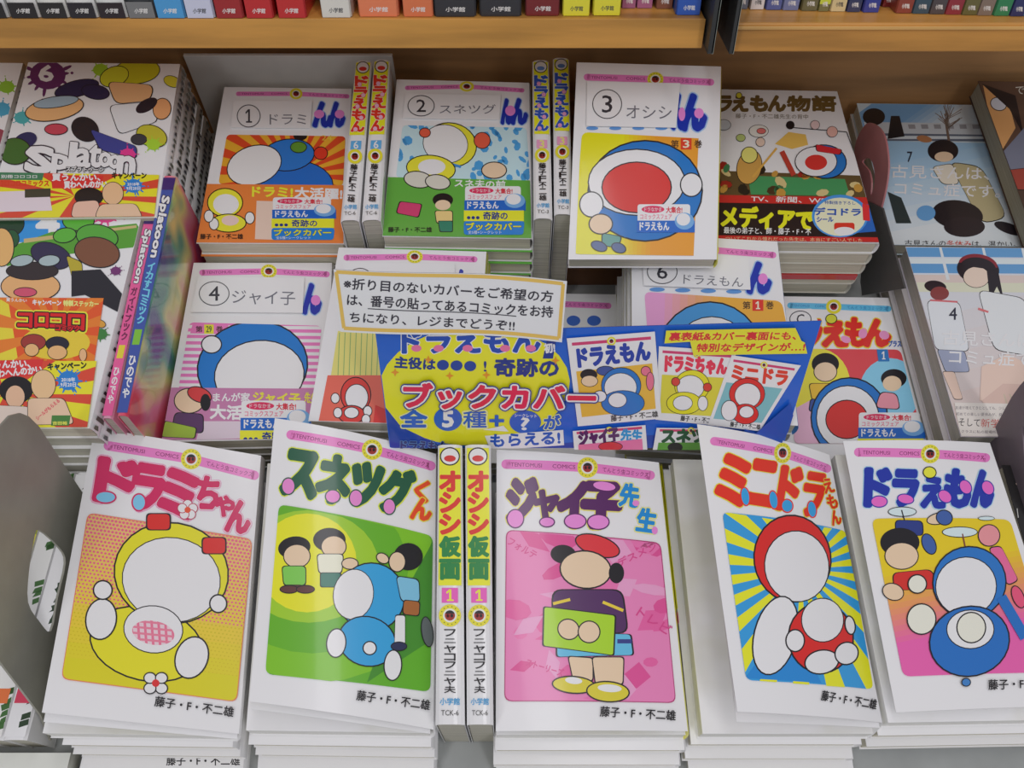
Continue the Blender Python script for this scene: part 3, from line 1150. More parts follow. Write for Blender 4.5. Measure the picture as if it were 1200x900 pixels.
# --- 2: green cover
S, r, f, sp, pl = front_book('b', 'comic with dark green title and lime green panel, second from left in the front row',
                             [(322, 490), (511, 532), (292, 822), (508, 855)], [30, 4, 26, 4], 0.005,
                             [(312, 541), (509, 538), (286, 858), (504, 861)], [2, 2, 2, 2], 'the lime-panelled comic in front',
                             drift=[(0.000, -0.005), (0.0012, -0.009), (0.000, -0.016)])
A = Art(S)
header(A, (341, 509.5), (436, 527), (505, 546), 11, 12)
C2, OL = (28, 84, 62), [(0.10, (206, 216, 70))]
W_ = []
for c, x0, y0, x1, y1, b in (('ス', 334, 531, 371, 580, .10), ('ネ', 374, 536, 409, 588, .085), ('ツ', 413, 545, 445, 592, .10), ('グ', 447, 552, 482, 599, .09)):
    W_.append((c, x0, y0, x1, y1, b))
A.word(W_, C2, OL, 9)
for x, y, rx, ry in ((338, 570, 7, 9), (390, 582, 8, 7), (417, 584, 7, 9), (456, 594, 6.5, 8.5)):
    A.ell(x, y, rx, ry, (238, 130, 200), 0, 1.2, C2)
for c, x0, y0, x1, y1 in (('く', 486, 564, 502, 588), ('ん', 483, 585, 505, 609)):
    A.ch(c, x0, y0, x1, y1, (214, 70, 34), 0.07, [(0.12, (226, 206, 60))], 9)
PC = rrect([(327, 591), (507, 628), (504, 811), (311, 790)], 9)
A.poly(PC, (92, 164, 36))
A.poly(ellp(372, 672, 140, 128), (120, 182, 34), True, PC)
A.poly(ellp(366, 668, 112, 98), (96, 166, 34), True, PC)
A.poly(ellp(362, 664, 82, 66), (150, 192, 40), True, PC)
A.poly(ellp(360, 660, 58, 58), (222, 214, 34), True, PC)
A.poly([(504, 640), (508, 628), (506, 750), (430, 800), (455, 730)], (64, 132, 40), True, PC)
A.ell(345, 642, 19, 13, K, -8)
A.ell(348, 652, 15, 13, SKIN, 0, 1)
A.rr([(331, 664), (358, 664), (358, 686), (333, 686)], 5, (120, 190, 80), 1)
A.ell(386, 633, 19, 14, K)
A.ell(391, 641, 14, 12, SKIN, 0, 1)
A.rr([(372, 650), (402, 650), (400, 672), (374, 672)], 5, (226, 222, 200), 1)
A.rr([(376, 672), (399, 672), (398, 688), (376, 688)], 3, (40, 110, 96), 1)
A.rr([(334, 686), (353, 686), (353, 692), (334, 692)], 3, (84, 48, 50), 1)
A.ell(339, 691, 10, 4, (90, 50, 50), 0, 1)
A.ell(358, 691, 10, 4, (90, 50, 50), 0, 1)
A.ell(410, 661, 9, 6, SKIN, 0, 1)
A.ell(435, 700, 38, 39, (50, 152, 212), 0, 1.3)
A.ell(414, 697, 23, 29, (232, 230, 236), 8, 0.8)
A.ell(430, 752, 33, 28, (50, 152, 212), 18, 1.3)
A.ell(394, 754, 10.5, 16, (232, 226, 228), 5, 1.2)
A.ell(460, 780, 9.5, 17, (232, 226, 228), 3, 1.2)
A.ell(433, 760, 7, 7, (232, 226, 228), 0, 1.2)
A.ell(478, 653, 17, 16, K)
A.ell(465, 659, 9, 11, SKIN, 0, 1)
A.rr([(464, 676), (490, 680), (491, 706), (470, 705)], 6, (120, 180, 215), 1)
A.rr([(473, 704), (491, 706), (490, 722), (472, 720)], 4, (160, 96, 50), 1)
A.rr([(463, 722), (474, 722), (474, 756), (462, 756)], 3, (228, 222, 226), 1)
A.ell(467, 758, 8.5, 4.5, (40, 44, 80), 0, 1)
A.ell(500, 741, 6, 17, (90, 96, 100), -8, 1)
A.ell(448, 655, 7, 5, SKIN, 30, 1)
author(A, (418, 815), (503, 827), 12)
A.build('cover_print', f)

# --- 3: pink cover
S, r, f, sp, pl = front_book('c', 'comic with purple title and pink panel, right of the two front upright spines',
                             [(582, 527), (772, 542), (581, 857), (806, 857)], [12, 3, 12, 4], 0.0028,
                             [(582, 540), (774, 545), (580, 863), (806, 863)], [1, 1, 2, 2], 'the pink-panelled comic in front', spine=(222, 214, 90),
                             drift=[(0.000, -0.006), (-0.001, -0.012), (0.000, -0.019)])
A = Art(S)
header(A, (593, 544), (688.5, 548), (762, 557), 11, 12)
C3, OL = (82, 30, 92), [(0.10, (222, 206, 110))]
W_ = []
for c, x0, y0, x1, y1, b in (('ジ', 596, 562, 627, 612, .095), ('ャ', 627, 576, 653, 612, .08), ('イ', 656, 567, 685, 616, .11), ('子', 684, 568, 725, 617, .10)):
    W_.append((c, x0, y0, x1, y1, b))
A.word(W_, C3, OL, 3)
for x, y, rx, ry in ((604, 608, 9, 10), (641, 612, 8, 5), (674, 611, 12, 8), (701, 612, 12, 8)):
    A.ell(x, y, rx, ry, (238, 130, 205), 0, 1.2, C3)
A.ell(708, 570, 13, 5, (238, 130, 205), 8)
for c, x0, y0, x1, y1 in (('先', 727, 568, 748, 594), ('生', 747, 597, 768, 623)):
    A.ch(c, x0, y0, x1, y1, (24, 130, 205), 0.06, [(0.11, (222, 220, 120))], 8)
A.ell(745, 590, 4, 3.5, (238, 130, 205))
A.ell(767, 622, 3.5, 4.5, (238, 130, 205))
PC = rrect([(594, 622), (773, 637), (791, 823), (592, 821)], 9)
A.poly(rrect([(593, 621), (774, 636), (792, 824), (591, 822)], 9), (170, 50, 110))
A.poly(PC, (228, 124, 178))
rnd = random.Random(3)
for i in range(46):
    x, y = rnd.uniform(595, 790), rnd.uniform(625, 820)
    w, h = rnd.uniform(8, 26), rnd.uniform(5, 18)
    a = rnd.uniform(-40, 40)
    c = rnd.choice([(214, 92, 156), (236, 150, 194), (222, 108, 168), (208, 76, 144)])
    A.poly(ellp(x, y, w, h, a, 4 if i % 2 else 9), c, i % 6 == 0, PC)
A.clip = PC
for t, p, q2, h in (('ストーリーズ', (617, 776), (660, 789), 9), ('フォルテ', (596, 634), (628, 652), 9), ('デスメン', (724, 660), (768, 640), 9), ('トレビ', (748, 716), (785, 740), 12)):
    A.text(t, p, q2, h, (204, 66, 136), 0.02)
A.clip = None
A.ell(700, 640, 26, 11, (208, 50, 60), 18, 1.3)
A.ell(660, 650, 15, 11, K, 6)
A.ell(686, 668, 29, 21, SKIN, 6, 1.5)
A.ell(722, 672, 9, 12, K, 0)
A.rr([(648, 692), (728, 692), (735, 742), (648, 740)], 12, (78, 40, 92), 1.5)
A.line((648, 708), (668, 703), 3.5, (224, 190, 60))
A.line((706, 706), (730, 716), 3.5, (224, 190, 60))
A.rr([(653, 742), (738, 744), (741, 768), (653, 770)], 4, (94, 176, 216), 1.5)
A.line((723, 752), (740, 752), 5, (50, 60, 130))
A.rr([(638, 712), (720, 722), (718, 768), (637, 757)], 3, (160, 200, 40), 1.5)
A.ell(666, 738, 12, 11, SKIN, 30, 1.2)
A.ell(690, 741, 12, 12, SKIN, -30, 1.2)
A.rr([(666, 770), (694, 772), (694, 798), (672, 798)], 4, SKIN, 1.3)
A.rr([(694, 771), (730, 771), (729, 802), (698, 802)], 4, SKIN, 1.3)
A.ell(672, 803, 24, 9, (204, 190, 50), 4, 1.4)
A.ell(712, 811, 24, 11, (204, 190, 50), 4, 1.4)
A.ell(672, 798, 10, 4, (236, 234, 236), 6)
A.ell(714, 807, 14, 4.5, (236, 234, 236), 4)
author(A, (703, 834), (791, 839), 12)
A.build('cover_print', f)
# yellow spine lettering, seen past the right edge of the cover
SP = Surf([S.TR + U * .0021 - N * .0006, S.TR + U * .0021 - N * .0125, S.BR + U * .0021 - N * .0006, S.BR + U * .0021 - N * .0125])
A = Art(SP)
L = lambda a, b: tuple(proj(SP.P(a, b)))
A.poly([L(0, .42), L(1, .42), L(1, 1), L(0, 1)], YEL)
for i, (cc, c) in enumerate((('ジ', C3), ('ャ', C3), ('イ', C3), ('子', C3), ('先', (24, 130, 205)), ('生', (24, 130, 205)))):
    b1 = .95 - i * .085
    s0, s1 = np.array(L(.2, b1 - .035)), np.array(L(.85, b1 - .035))
    A.text(cc, s0, s1, 22, c, 0.05)
A.poly([L(.1, .37), L(.9, .37), L(.9, .41), L(.1, .41)], PINK)
A.build('spine_print', sp)

# --- 4: red title, blue and yellow rays; stands off a bare white book
S, r, f, sp, pl = front_book('d', 'comic with red title and blue and yellow rays, its cover lifted',
                             [(817, 497), (972, 533), (864, 834), (1034, 847)], [42, 1, 36, 1], 0.0045,
                             [(787, 536), (975, 540), (822, 862), (1026, 862)], [-2, -2, -2, -2], 'the comic with blue and yellow rays',
                             drift=[(-0.004, -0.003), (-0.006, -0.009), (-0.002, -0.016)])
A = Art(S)
header(A, (837, 517), (917, 531), (969, 549), 10, 10, 12)
C4, OL = (214, 46, 28), [(0.10, (232, 200, 60))]
W_ = []
for c, x0, y0, x1, y1, b in (('ミ', 843, 536, 874, 589, .10), ('ニ', 880, 542, 906, 590, .11), ('ド', 914, 549, 936, 597, .10), ('ラ', 943, 556, 963, 604, .095)):
    W_.append((c, x0, y0, x1, y1, b))
A.word(W_, C4, OL, 9)
for x, y, rx, ry in ((873, 582, 4.5, 10), (906, 586, 4.5, 10), (922, 593, 6, 7), (951, 597, 4.5, 9)):
    A.ell(x, y, rx, ry, (50, 150, 215), -8, 1.2, C4)
A.vtext('えもん', (968, 560), (981, 616), 11, C4, 0.05, [(0.1, (232, 200, 60))])
PC = rrect([(846, 600), (991, 622), (1023, 808), (874, 797)], 8)
A.poly(PC, (50, 146, 212))
A.rays(PC, (938, 668), 22, (216, 216, 40), 300, 4)
A.poly([(872, 795), (905, 752), (950, 775), (962, 801)], (36, 128, 205), True, PC)
A.ell(928, 655, 44, 50, (206, 36, 34), -8, 1.6)
A.ell(933, 664, 37, 41, (236, 232, 238), -8, 1.1)
A.ell(908, 745, 24, 46, (236, 226, 228), 14, 1.5)
A.ell(961, 748, 37, 40, (206, 36, 34), -6, 1.6)
A.ell(963, 727, 24, 25, (236, 232, 238), -5, 1.0)
for x, y, rx, ry, ro in ((931, 751, 10, 12, 0), (962, 776, 19, 13, -10), (991, 766, 13, 12, -30), (995, 733, 5, 10, -10)):
    A.ell(x, y, rx, ry, (238, 226, 226), ro, 1.4)
author(A, (962, 815), (1026, 826), 12)
A.build('cover_print', f)

# --- 5: blue title, yellow and pink panel
S, r, f, sp, pl = front_book('e', 'comic with blue title and yellow-to-pink panel, rightmost of the front row',
                             [(988, 517), (1160, 519), (1050, 835), (1262, 827)], [10, 0, 8, 0], 0.003,
                             [(977, 531), (1163, 529), (1040, 849), (1266, 845)], [0, 0, 0, 0], 'the blue-titled comic at front right',
                             n=2, drift=[(-0.001, -0.004), (-0.004, -0.009)])
A = Art(S)
header(A, (1006, 530), (1090, 532), (1155, 536.5), 10.5, 11)
C5, OL = (28, 48, 160), [(0.105, (160, 196, 235))]
W_ = []
for c, x0, y0, x1, y1, b in (('ド', 1015, 551, 1042, 592, .105), ('ラ', 1048, 553, 1074, 592, .105), ('え', 1081, 560, 1106, 594, .09), ('も', 1109, 552, 1135, 593, .10), ('ん', 1140, 553, 1162, 593, .10)):
    W_.append((c, x0, y0, x1, y1, b))
A.word(W_, C5, OL, 2)
for x, y, rx, ry, ro in ((1030, 588, 9, 6, 0), (1061, 585, 9, 5, 10), (1107, 582, 8, 6, 40), (1131, 571, 6, 8, -30), (1157, 572, 6, 8, -30)):
    A.ell(x, y, rx, ry, (238, 100, 190), ro, 1.0, C5)
A.ell(1089, 554, 7, 6, (226, 216, 60), 10, 1)
PC = rrect([(1021, 608), (1183, 609), (1236, 788), (1058, 793)], 9)
A.grad(PC, (1110, 655), (1128, 745), (226, 190, 30), (226, 92, 166), 14)
A.ell(1057, 560 + 40, 16, 5, (200, 220, 235), 0, .8)
A.line((1056, 598), (1060, 612), 1.5, K)
A.rr([(1049, 610), (1080, 611), (1081, 628), (1050, 626)], 6, (40, 56, 130), 1)
A.ell(1100, 608, 14, 6, SKIN, -12, 1)
A.ell(1106, 607, 9, 8, (60, 90, 160), 20, 1)
A.ell(1088, 638, 7, 12, (60, 90, 160), -24, 1)
A.ell(1054, 636, 23, 17, K, 0)
A.ell(1056, 652, 19, 15, SKIN, 0, 1)
A.rr([(1046, 672), (1090, 668), (1100, 690), (1048, 692)], 7, (200, 44, 40), 1)
A.ell(1046, 694, 12, 9, SKIN, 20, 1)
A.ell(1124, 624, 20, 5.5, (200, 220, 235), 0, .8)
A.line((1127, 626), (1132, 650), 1.6, (120, 60, 50))
A.ell(1155, 608, 9, 2, (200, 220, 235), 0, .6)
A.ell(1158, 628, 12, 12, (226, 140, 150), 0, 1)
A.rr([(1158, 643), (1172, 641), (1192, 680), (1180, 686)], 5, (226, 100, 150), 1)
A.ell(1192, 700, 6, 13, (220, 80, 120), -22, 1)
A.ell(1135, 683, 42, 41, (38, 110, 190), -14, 1.4)
A.ell(1131, 688, 35, 34, (232, 230, 238), -14, 1)
A.ell(1135, 752, 46, 40, (34, 104, 186), -12, 1.5)
A.ell(1136, 738, 27, 22, (232, 230, 238), 0, 1)
for x, y, rx, ry in ((1079, 726, 16, 17), (1137, 736, 16, 17), (1074, 685, 10, 10)):
    A.ell(x, y, rx, ry, (236, 216, 208), 0, 1.3)
A.line((1172, 700), (1200, 748), 12, (34, 104, 186))
A.ell(1131, 800, 4.5, 4, (60, 120, 190), 0, 1)
author(A, (1157, 803), (1246, 800), 12)
A.build('cover_print', f)


# ------------------------------------------------------------------ comics standing spine-up
def spine_book(label, group, px, h, depth, art, name='comic_book', cover=(228, 226, 232)):
    TLp, TRp, BLp, BRp = quad_px(px, h)
    base = (TLp + TRp + BLp + BRp) / 4 - N * depth
    e = empty(name, base, label, 'book', group)
    out = N
    n = 9
    # rounded jacket section, swept from the foot to the head
    vs, fs = [], []
    for (a, b) in ((BLp, BRp), (TLp, TRp)):
        w = b - a
        L = np.linalg.norm(w)
        x = w / L
        prof = [a - out * depth]
        for k in range(n):
            t = k / (n - 1)
            prof.append(a + w * t - out * 0.0022 * abs(2 * t - 1) ** 4)
        prof.append(b - out * depth)
        inn = [a - out * depth + x * .0004]
        for k in range(n):
            t = k / (n - 1)
            inn.append(a + x * .0004 + (w - x * .0008) * t - out * (0.0004 + 0.0022 * abs(2 * t - 1) ** 4))
        inn.append(b - out * depth - x * .0004)
        vs += prof + inn
    m = n + 2
    for i in range(m - 1):
        fs.append((i, i + 1, 2 * m + i + 1, 2 * m + i))
        fs.append((m + i, 3 * m + i, 3 * m + i + 1, m + i + 1))
        fs.append((i, m + i, m + i + 1, i + 1))
        fs.append((2 * m + i, 2 * m + i + 1, 3 * m + i + 1, 3 * m + i))
    j = mesh_obj('jacket', vs, fs, mat(cover, 0.25, 0.5, kind='print'), e, smooth=False)
    x = (BRp - BLp) / np.linalg.norm(BRp - BLp)
    y = (TLp - BLp) / np.linalg.norm(TLp - BLp)
    q = [TLp + x * .0008 - y * .001, TRp - x * .0008 - y * .001, BLp + x * .0008 + y * .0008, BRp - x * .0008 + y * .0008]
    box('page_block', [p - N * .0026 for p in q], depth - .0028, M_GREYPAGE(), e, b=0)
    S = Surf([p + N * .00012 for p in (TLp, TRp, BLp, BRp)], 0)
    A = Art(S)
    art(A, S)
    A.build('spine_print', j)
    return e


def spine_art(chars, col1, n_first, col2, ybg, num, numbg, numfg, tail, foot, band=None, bg=YEL, title_to=None, dot=None):
    title_to = ybg + .015

    def fn(A, S):
        P = lambda a, b: np.array(proj(S.P(a, b)))
        w = np.linalg.norm(P(1, .5) - P(0, .5))
        A.poly([P(.07, ybg), P(.93, ybg), P(.93, .985), P(.07, .985)], bg)
        c0 = P(.5, .95)
        A.ell(c0[0], c0[1], w * .33, w * .3, (230, 225, 225), 0, w * .04)
        A.ell(c0[0], c0[1] + w * .08, w * .22, w * .12, (200, 50, 50) if col1[0] > 150 else (90, 130, 200))
        k = len(chars)
        H = (.89 - title_to) / k
        for i, c in enumerate(chars):
            m = P(.5, .89 - H * (i + .5))
            hh = abs(P(.5, .89)[1] - P(.5, .89 - H)[1]) * .9
            cc = col1 if i < n_first else col2
            A.text(c, m - np.array([w * .36, 0]), m + np.array([w * .36, 0]), hh, cc, 0.07, [(0.10, (240, 236, 235))] if dot else None)
            if dot:
                A.ell(m[0] + (w * .15 if i % 2 else -w * .12), m[1] + hh * .3, w * .12, w * .12, dot, 0, .4, cc)
        q = P(.5, num)
        A.poly([P(.2, num - .026), P(.8, num - .026), P(.8, num + .026), P(.2, num + .026)], numbg)
        k1 = w * .13
        A.text(tail[0], q - np.array([k1, 0]), q + np.array([k1, 0]), w * .42, numfg, 0.03)
        e = P(.5, num - .07)
        emblem(A, e[0], e[1], w * .42)
        A.vtext(tail[1], P(.5, num - .115), P(.5, .095), w * .42, K, 0.02)
        f1, f2 = P(.16, .07), P(.84, .07)
        A.text('小学館', f1, f2, w * .26, (70, 150, 205), 0.02)
        A.text(foot, P(.2, .035), P(.8, .035), w * .2, (60, 60, 60))
    return fn


RED, GRN = (206, 44, 34), (30, 122, 60)
fa = spine_art('オシシ仮面', RED, 3, GRN, .455, .42, (222, 90, 180), (230, 225, 60), ('1', 'フニャコフニャ夫'), 'TCK-6')
spine_book('left one of the two yellow comic spines standing in the front row', 'comics standing spine up in the front row',
           [(513, 521), (541.5, 521), (510, 849), (544.5, 849)], 26, 0.0755, fa)
spine_book('right one of the two yellow comic spines standing in the front row', 'comics standing spine up in the front row',
           [(545, 521), (575, 521), (547, 849), (578, 849)], 26, 0.0755, fa)
fb = spine_art('ドラえもん', (206, 50, 38), 5, RED, .50, .435, (90, 160, 215), (235, 235, 240), ('6', '藤子F不二雄'), 'TC-6', dot=(236, 170, 200))
spine_book('left one of the two red-lettered yellow spines in the rear row', 'comics standing spine up in the rear row',
           [(416.5, 71), (435.5, 71), (398.5, 258), (420.5, 257.5)], 44, 0.061, fb)
spine_book('right one of the two red-lettered yellow spines in the rear row', 'comics standing spine up in the rear row',
           [(438, 70), (457, 70), (423.5, 258), (446, 257)], 45, 0.062, fb)
fc = spine_art('ドラえもん', (40, 80, 180), 5, RED, .50, .435, (240, 150, 190), (235, 225, 120), ('3', '藤子F不二雄'), 'TC-3', dot=(240, 150, 190))
spine_book('left one of the two blue-lettered yellow spines beside the tilted comic', 'comics standing spine up in the rear row',
           [(624, 70.5), (643, 70.5), (625.5, 255.5), (647.5, 256)], 45, 0.1125, fc)
spine_book('right one of the two blue-lettered yellow spines beside the tilted comic', 'comics standing spine up in the rear row',
           [(648, 67.5), (667, 68), (649.5, 250.5), (670.5, 251)], 43, 0.1105, fc)


# ------------------------------------------------------------------ numbered comics of the second and rear rows
def topleft(tl, tr, h, L=0.174, pitch=0.0):
    """surface from its two upper corners, L long down the slope"""
    a, b = at(*tl, h), at(*tr, h)
    x = (b - a) / np.linalg.norm(b - a)
    y = np.cross(N, x)
    y = y * math.cos(pitch) + N * math.sin(pitch)
    return Surf([a, b, a - y * L, b - y * L])


def number_card(surf, q, num, name, numc, r, tp, th, label, ry=None):
    """white paper slip taped on a cover; q = TL TR BR BL pixels"""
    a, b = surf.inv(np.array(q, float))
    P = surf.P(a, b) + surf.n * 0.0016
    S = Surf([P[0], P[1], P[3], P[2]])
    base = P.mean(0)
    e = empty('number_card', base, label, 'paper slip', 'numbered paper slips taped on the comics')
    box_o = box('paper', [S.TL, S.TR, S.BL, S.BR], 0.0002, mat((218, 218, 228), 0.6), e, b=0)
    A = Art(S)
    ry = ry or r
    if num:
        A.ell(numc[0], numc[1], r, ry, (70, 70, 78), n=36)
        A.ell(numc[0], numc[1], r - 1.1, ry - 1.1, (220, 220, 229), n=36)
        A.text(num, (numc[0] - r * (.27 if num == '1' else .34), numc[1]), (numc[0] + r * (.27 if num == '1' else .34), numc[1]), ry * 1.15, (50, 50, 60), 0.012)
    if name:
        A.text(name, tp[0], tp[1], th, (105, 105, 118), 0.0)
    A.build('slip_print', box_o)
    return e


HALO = [(0.12, (150, 180, 235))]
BL_ = (28, 50, 165)


def logo_tail(A, chars):
    A.word([(*c, 0.09) for c in chars], BL_, [(0.11, (150, 180, 235))])


G_REAR = 'comics lying in the rear row'
G_MID = 'comics lying in the middle row'
T = 0.0138

# shrink-wrapped bundle under number 1
q = [uvh(-.2512, .469, -.0175), uvh(-.106, .469, -.0175), uvh(-.2512, .267, -.0175), uvh(-.106, .267, -.0175)]
e = empty('wrapped_bundle', (q[0] + q[1] + q[2] + q[3]) / 4 - N * 0.052, 'pale grey wrapped bundle under the orange-banded comic with red rays', 'bundle')
box('paper_wrap', [p - N * 0.0006 for p in q], 0.0505, mat((186, 182, 184), 0.45, kind='print'), e, b=0.003)
slab('back_flap', -.291, -.106, .4702, .4734, DK, .027, mat((196, 192, 194), 0.45, kind='print'), parent=e, b=0.0004)
for k in (0.32, 0.66):
    a, b = q[0] * (1 - k) + q[1] * k, q[2] * (1 - k) + q[3] * k
    x = (q[1] - q[0]) / np.linalg.norm(q[1] - q[0]) * 0.003
    box('wrap_fold', [a - x, a + x, b - x, b + x], 0.0007, mat((205, 202, 206), 0.15, 0.8), e, b=0.0003)

# ---- number 1
S = flat([(263, 102), (412, 104), (230, 285), (403, 286)], [14, 13, 14, 13])
r, f, sp = make_book('orange-banded comic with red rays, left of the two red-lettered spines', G_REAR, S, T)
pile([S.TL, S.TR, S.BL, S.BR], 1, T, 'the orange-banded comic with red rays', 'books piled in the rear row', drift=(0.0005, -0.001), band=(214, 120, 56), start=T)
A = Art(S)
header(A, (279, 110), (347, 110), (407, 113), 5, 7.5, 6.5)
logo_tail(A, [('ん', 368, 121, 388, 148), ('ん', 386, 121, 403, 148)])
A.ell(374, 134, 6, 5, (236, 130, 205))
A.ell(398, 134, 5.5, 5, (236, 130, 205))
PC = rrect([(266, 158), (405, 160), (402, 218), (256, 216)], 5)
A.poly(PC, (222, 160, 50))
A.rays(PC, (345, 205), 26, (204, 70, 40), 200, 0)
A.clip = PC
A.ell(340, 218, 50, 30, (32, 100, 190), 0, 1)
A.ell(338, 182, 30, 18, (40, 112, 198), -6, 1)
A.ell(298, 194, 32, 22, (226, 222, 222), -18, 1)
A.ell(376, 180, 7.5, 7, (206, 56, 40), 0, .8)
A.ell(352, 160, 8, 5, K)
A.ell(350, 173, 9, 6, (90, 140, 50), 0, .8)
A.clip = None
A.text('24', (377, 162), (389, 162), 6, (225, 190, 70))
A.poly([(242.5, 216), (402.5, 217.5), (402.5, 286), (229.5, 285)], (216, 122, 62))
A.text('ドラミ!', (296, 225), (343, 226), 11, (228, 220, 60), 0.05)
A.text('大活躍!', (346, 226), (401, 228), 12, (236, 232, 236), 0.05)
A.ell(264, 238, 20, 16, (222, 210, 60), 0, 1)
A.ell(265, 240, 15, 12, (234, 228, 224))
A.ell(268, 262, 20, 10, (222, 210, 60), 0, 1)
A.ell(270, 259, 10, 6, (232, 190, 190))
for x, y in ((251, 263), (293, 256), (245, 254)):
    A.ell(x, y, 5, 6.5, (234, 226, 222), 0, .8)
A.poly([(301, 236), (335, 237), (333, 282), (299, 281)], (216, 190, 180))
campaign(A, 320, 232, 394, 282)
author(A, (235, 278), (285, 278), 6)
A.build('cover_print', f)
number_card(S, [(274, 119), (366, 120), (364, 152), (271, 151)], '1', 'ドラミ', (291.5, 136), 14, ((316, 140), (359, 140)), 12,
            'white slip with a circled one, taped on the orange-banded comic', 13.5)

# ---- number 2
S = flat([(465, 93), (620, 97), (448, 277), (623, 280)], [31, 28, 31, 28])
r, f, sp = make_book('green-banded comic lying between the two pairs of upright spines', G_REAR, S, T)
pile([S.TL, S.TR, S.BL, S.BR], 5, T, 'the green-banded comic with a cloudy blue panel', 'books piled in the rear row', drift=(0.0001, -0.0004), band=(98, 176, 70), start=T, jit=.0008)
A = Art(S)
header(A, (477, 103), (547, 101.5), (612, 106), 5, 8.5, 6)
logo_tail(A, [('ん', 588, 117, 600, 145), ('ん', 600, 117, 617, 145)])
A.ell(598, 130, 6, 6, (236, 130, 205))
PC = rrect([(472, 147), (617, 150), (621, 212), (464, 208)], 5)
A.poly(PC, (184, 210, 232))
rnd = random.Random(5)
A.n += 1
for i in range(70):
    A.poly(ellp(rnd.uniform(464, 620), rnd.uniform(148, 210), rnd.uniform(2, 7), rnd.uniform(2, 6), rnd.uniform(0, 90), 7), (72, 150, 212), False, PC)
A.ell(528, 170, 30, 25, (222, 210, 60), 12, 1)
A.ell(522, 169, 26, 22, (234, 228, 222), 12, .7)
A.ell(565, 165, 9, 9, (214, 90, 70), 0, .8)
A.ell(498, 156, 6, 5, (214, 90, 70), 0, .8)
A.line((500, 184), (540, 196), 3, (60, 130, 200))
A.ell(505, 198, 28, 15, (222, 210, 60), 5, 1)
A.ell(506, 196, 16, 9, (234, 226, 224))
A.ell(579, 200, 14, 9, SKIN, 0, 1)
A.poly([(454, 208), (621, 212), (623, 280), (448, 277)], (92, 160, 66))
A.ell(490, 211, 16, 9, (200, 196, 190), 8, 1)
A.ell(513, 214, 14, 8, (200, 196, 190), 8, 1)
A.text('スネ夫の前', (533, 215), (592, 217), 9, (236, 234, 236), 0.03)
A.rr([(469, 237), (494, 240), (490, 255), (465, 250)], 3, (196, 60, 110), 1)
A.ell(519, 235, 12, 8, K)
A.ell(519, 241, 9, 6, SKIN)
A.rr([(510, 248), (530, 248), (530, 262), (512, 262)], 3, (220, 190, 130), .8)
A.rr([(514, 260), (530, 260), (530, 272), (516, 272)], 2, (40, 120, 100), .8)
campaign(A, 545, 219, 616, 276)
author(A, (455, 270), (506, 270), 6)
A.build('cover_print', f)
number_card(S, [(475, 111), (587, 113), (585, 142), (472, 140)], '2', 'スネツグ', (493.5, 124), 16, ((515, 128), (581, 128)), 11,
            'white slip with a circled two, taped on the green-banded comic', 12.5)

# ---- number 3: leans on a wooden block, two more copies under it
S = flat([(676, 73), (845, 78), (666, 304), (840, 304)], [67, 71, 37, 41])
dn = S.n
blk_top = [uvh(.046, .445, .0), uvh(.124, .445, .0), uvh(.046, .2895, -.0175), uvh(.124, .2895, -.0175)]
blk_bot = [uvh(.046, .445, DK), uvh(.124, .445, DK), uvh(.046, .2895, DK), uvh(.124, .2895, DK)]
v_, f_ = hexa(blk_top, blk_bot)
o = mesh_obj('display_block', v_, f_, mat((112, 74, 48), 0.4, kind='wood'), None, base=sum(blk_bot) / 4)
bev(o, .0008)
tag(o, 'dark brown wooden block carrying the tilted yellow-to-orange comic', 'wooden block')
r, f, sp = make_book('tilted comic with yellow-to-orange panel on the brown wooden block', G_REAR, S, 0.013, d=dn, spine=(222, 214, 80))
y_ = (S.TL - S.BL) / np.linalg.norm(S.TL - S.BL)
for k, (s0, lb) in enumerate(((0.010, 'first'), (0.020, 'second'))):
    q = [p - dn * (0.0132 * (k + 1)) + y_ * s0 - U * .0003 for p in (S.TL, S.TR, S.BL, S.BR)]
    S2 = Surf(q)
    r2, f2, sp2 = make_book(f'{lb} plain white copy sticking out above the tilted yellow-to-orange comic', 'copies under the tilted comic', S2, 0.013, d=dn, spine=(222, 214, 80))
    A2 = Art(S2)
    e1 = proj(S2.P(.40, .985))
    A2.ell(e1[0], e1[1] + 1, 10, 5, (180, 210, 222), ol=0)
    A2.text('小学館', (e1[0] - 7, e1[1] + 1), (e1[0] + 7, e1[1] + 1), 5, (60, 110, 140), 0.02)
    A2.build('cover_print', f2)
A = Art(S)
header(A, (688, 90.5), (768, 93), (833, 96.5), 8, 9.5, 8.5)
logo_tail(A, [('ん', 788, 111, 803, 151), ('ん', 800, 112, 826, 152)])
A.ell(799, 134, 4, 8, (236, 130, 205))
A.ell(819, 133, 5.5, 6, (236, 130, 205))
for i in range(4):
    A.ell(694 + i * 27, 150.5, 7, 2.2, (90, 140, 205), up=(i == 0))
PC = rrect([(682, 155), (829, 163), (822, 300), (671, 298)], 8)
A.grad(PC, (724, 220), (770, 222), (214, 208, 30), (222, 146, 44), 9)
kan(A, 804, 169, '3', 16, 11, (206, 60, 36), (240, 210, 190))
A.clip = PC
A.ell(756, 224, 66, 58, (28, 110, 190), 0, 1.5)
A.ell(746, 214, 56, 38, (234, 230, 236), 0, 1.2)
A.ell(746, 220, 40, 29, (206, 48, 44), 0, 1.2)
A.ell(810, 217, 12, 13, (234, 228, 232), 0, 1.2)
A.ell(693, 240, 13, 14, (234, 228, 232), 0, 1.2)
A.line((702, 250), (736, 274), 12, (28, 110, 190))
A.ell(704, 263, 13, 11, SKIN, 0, 1.2)
A.rr([(706, 274), (728, 278), (724, 290), (706, 288)], 4, (84, 144, 140), 1.1)
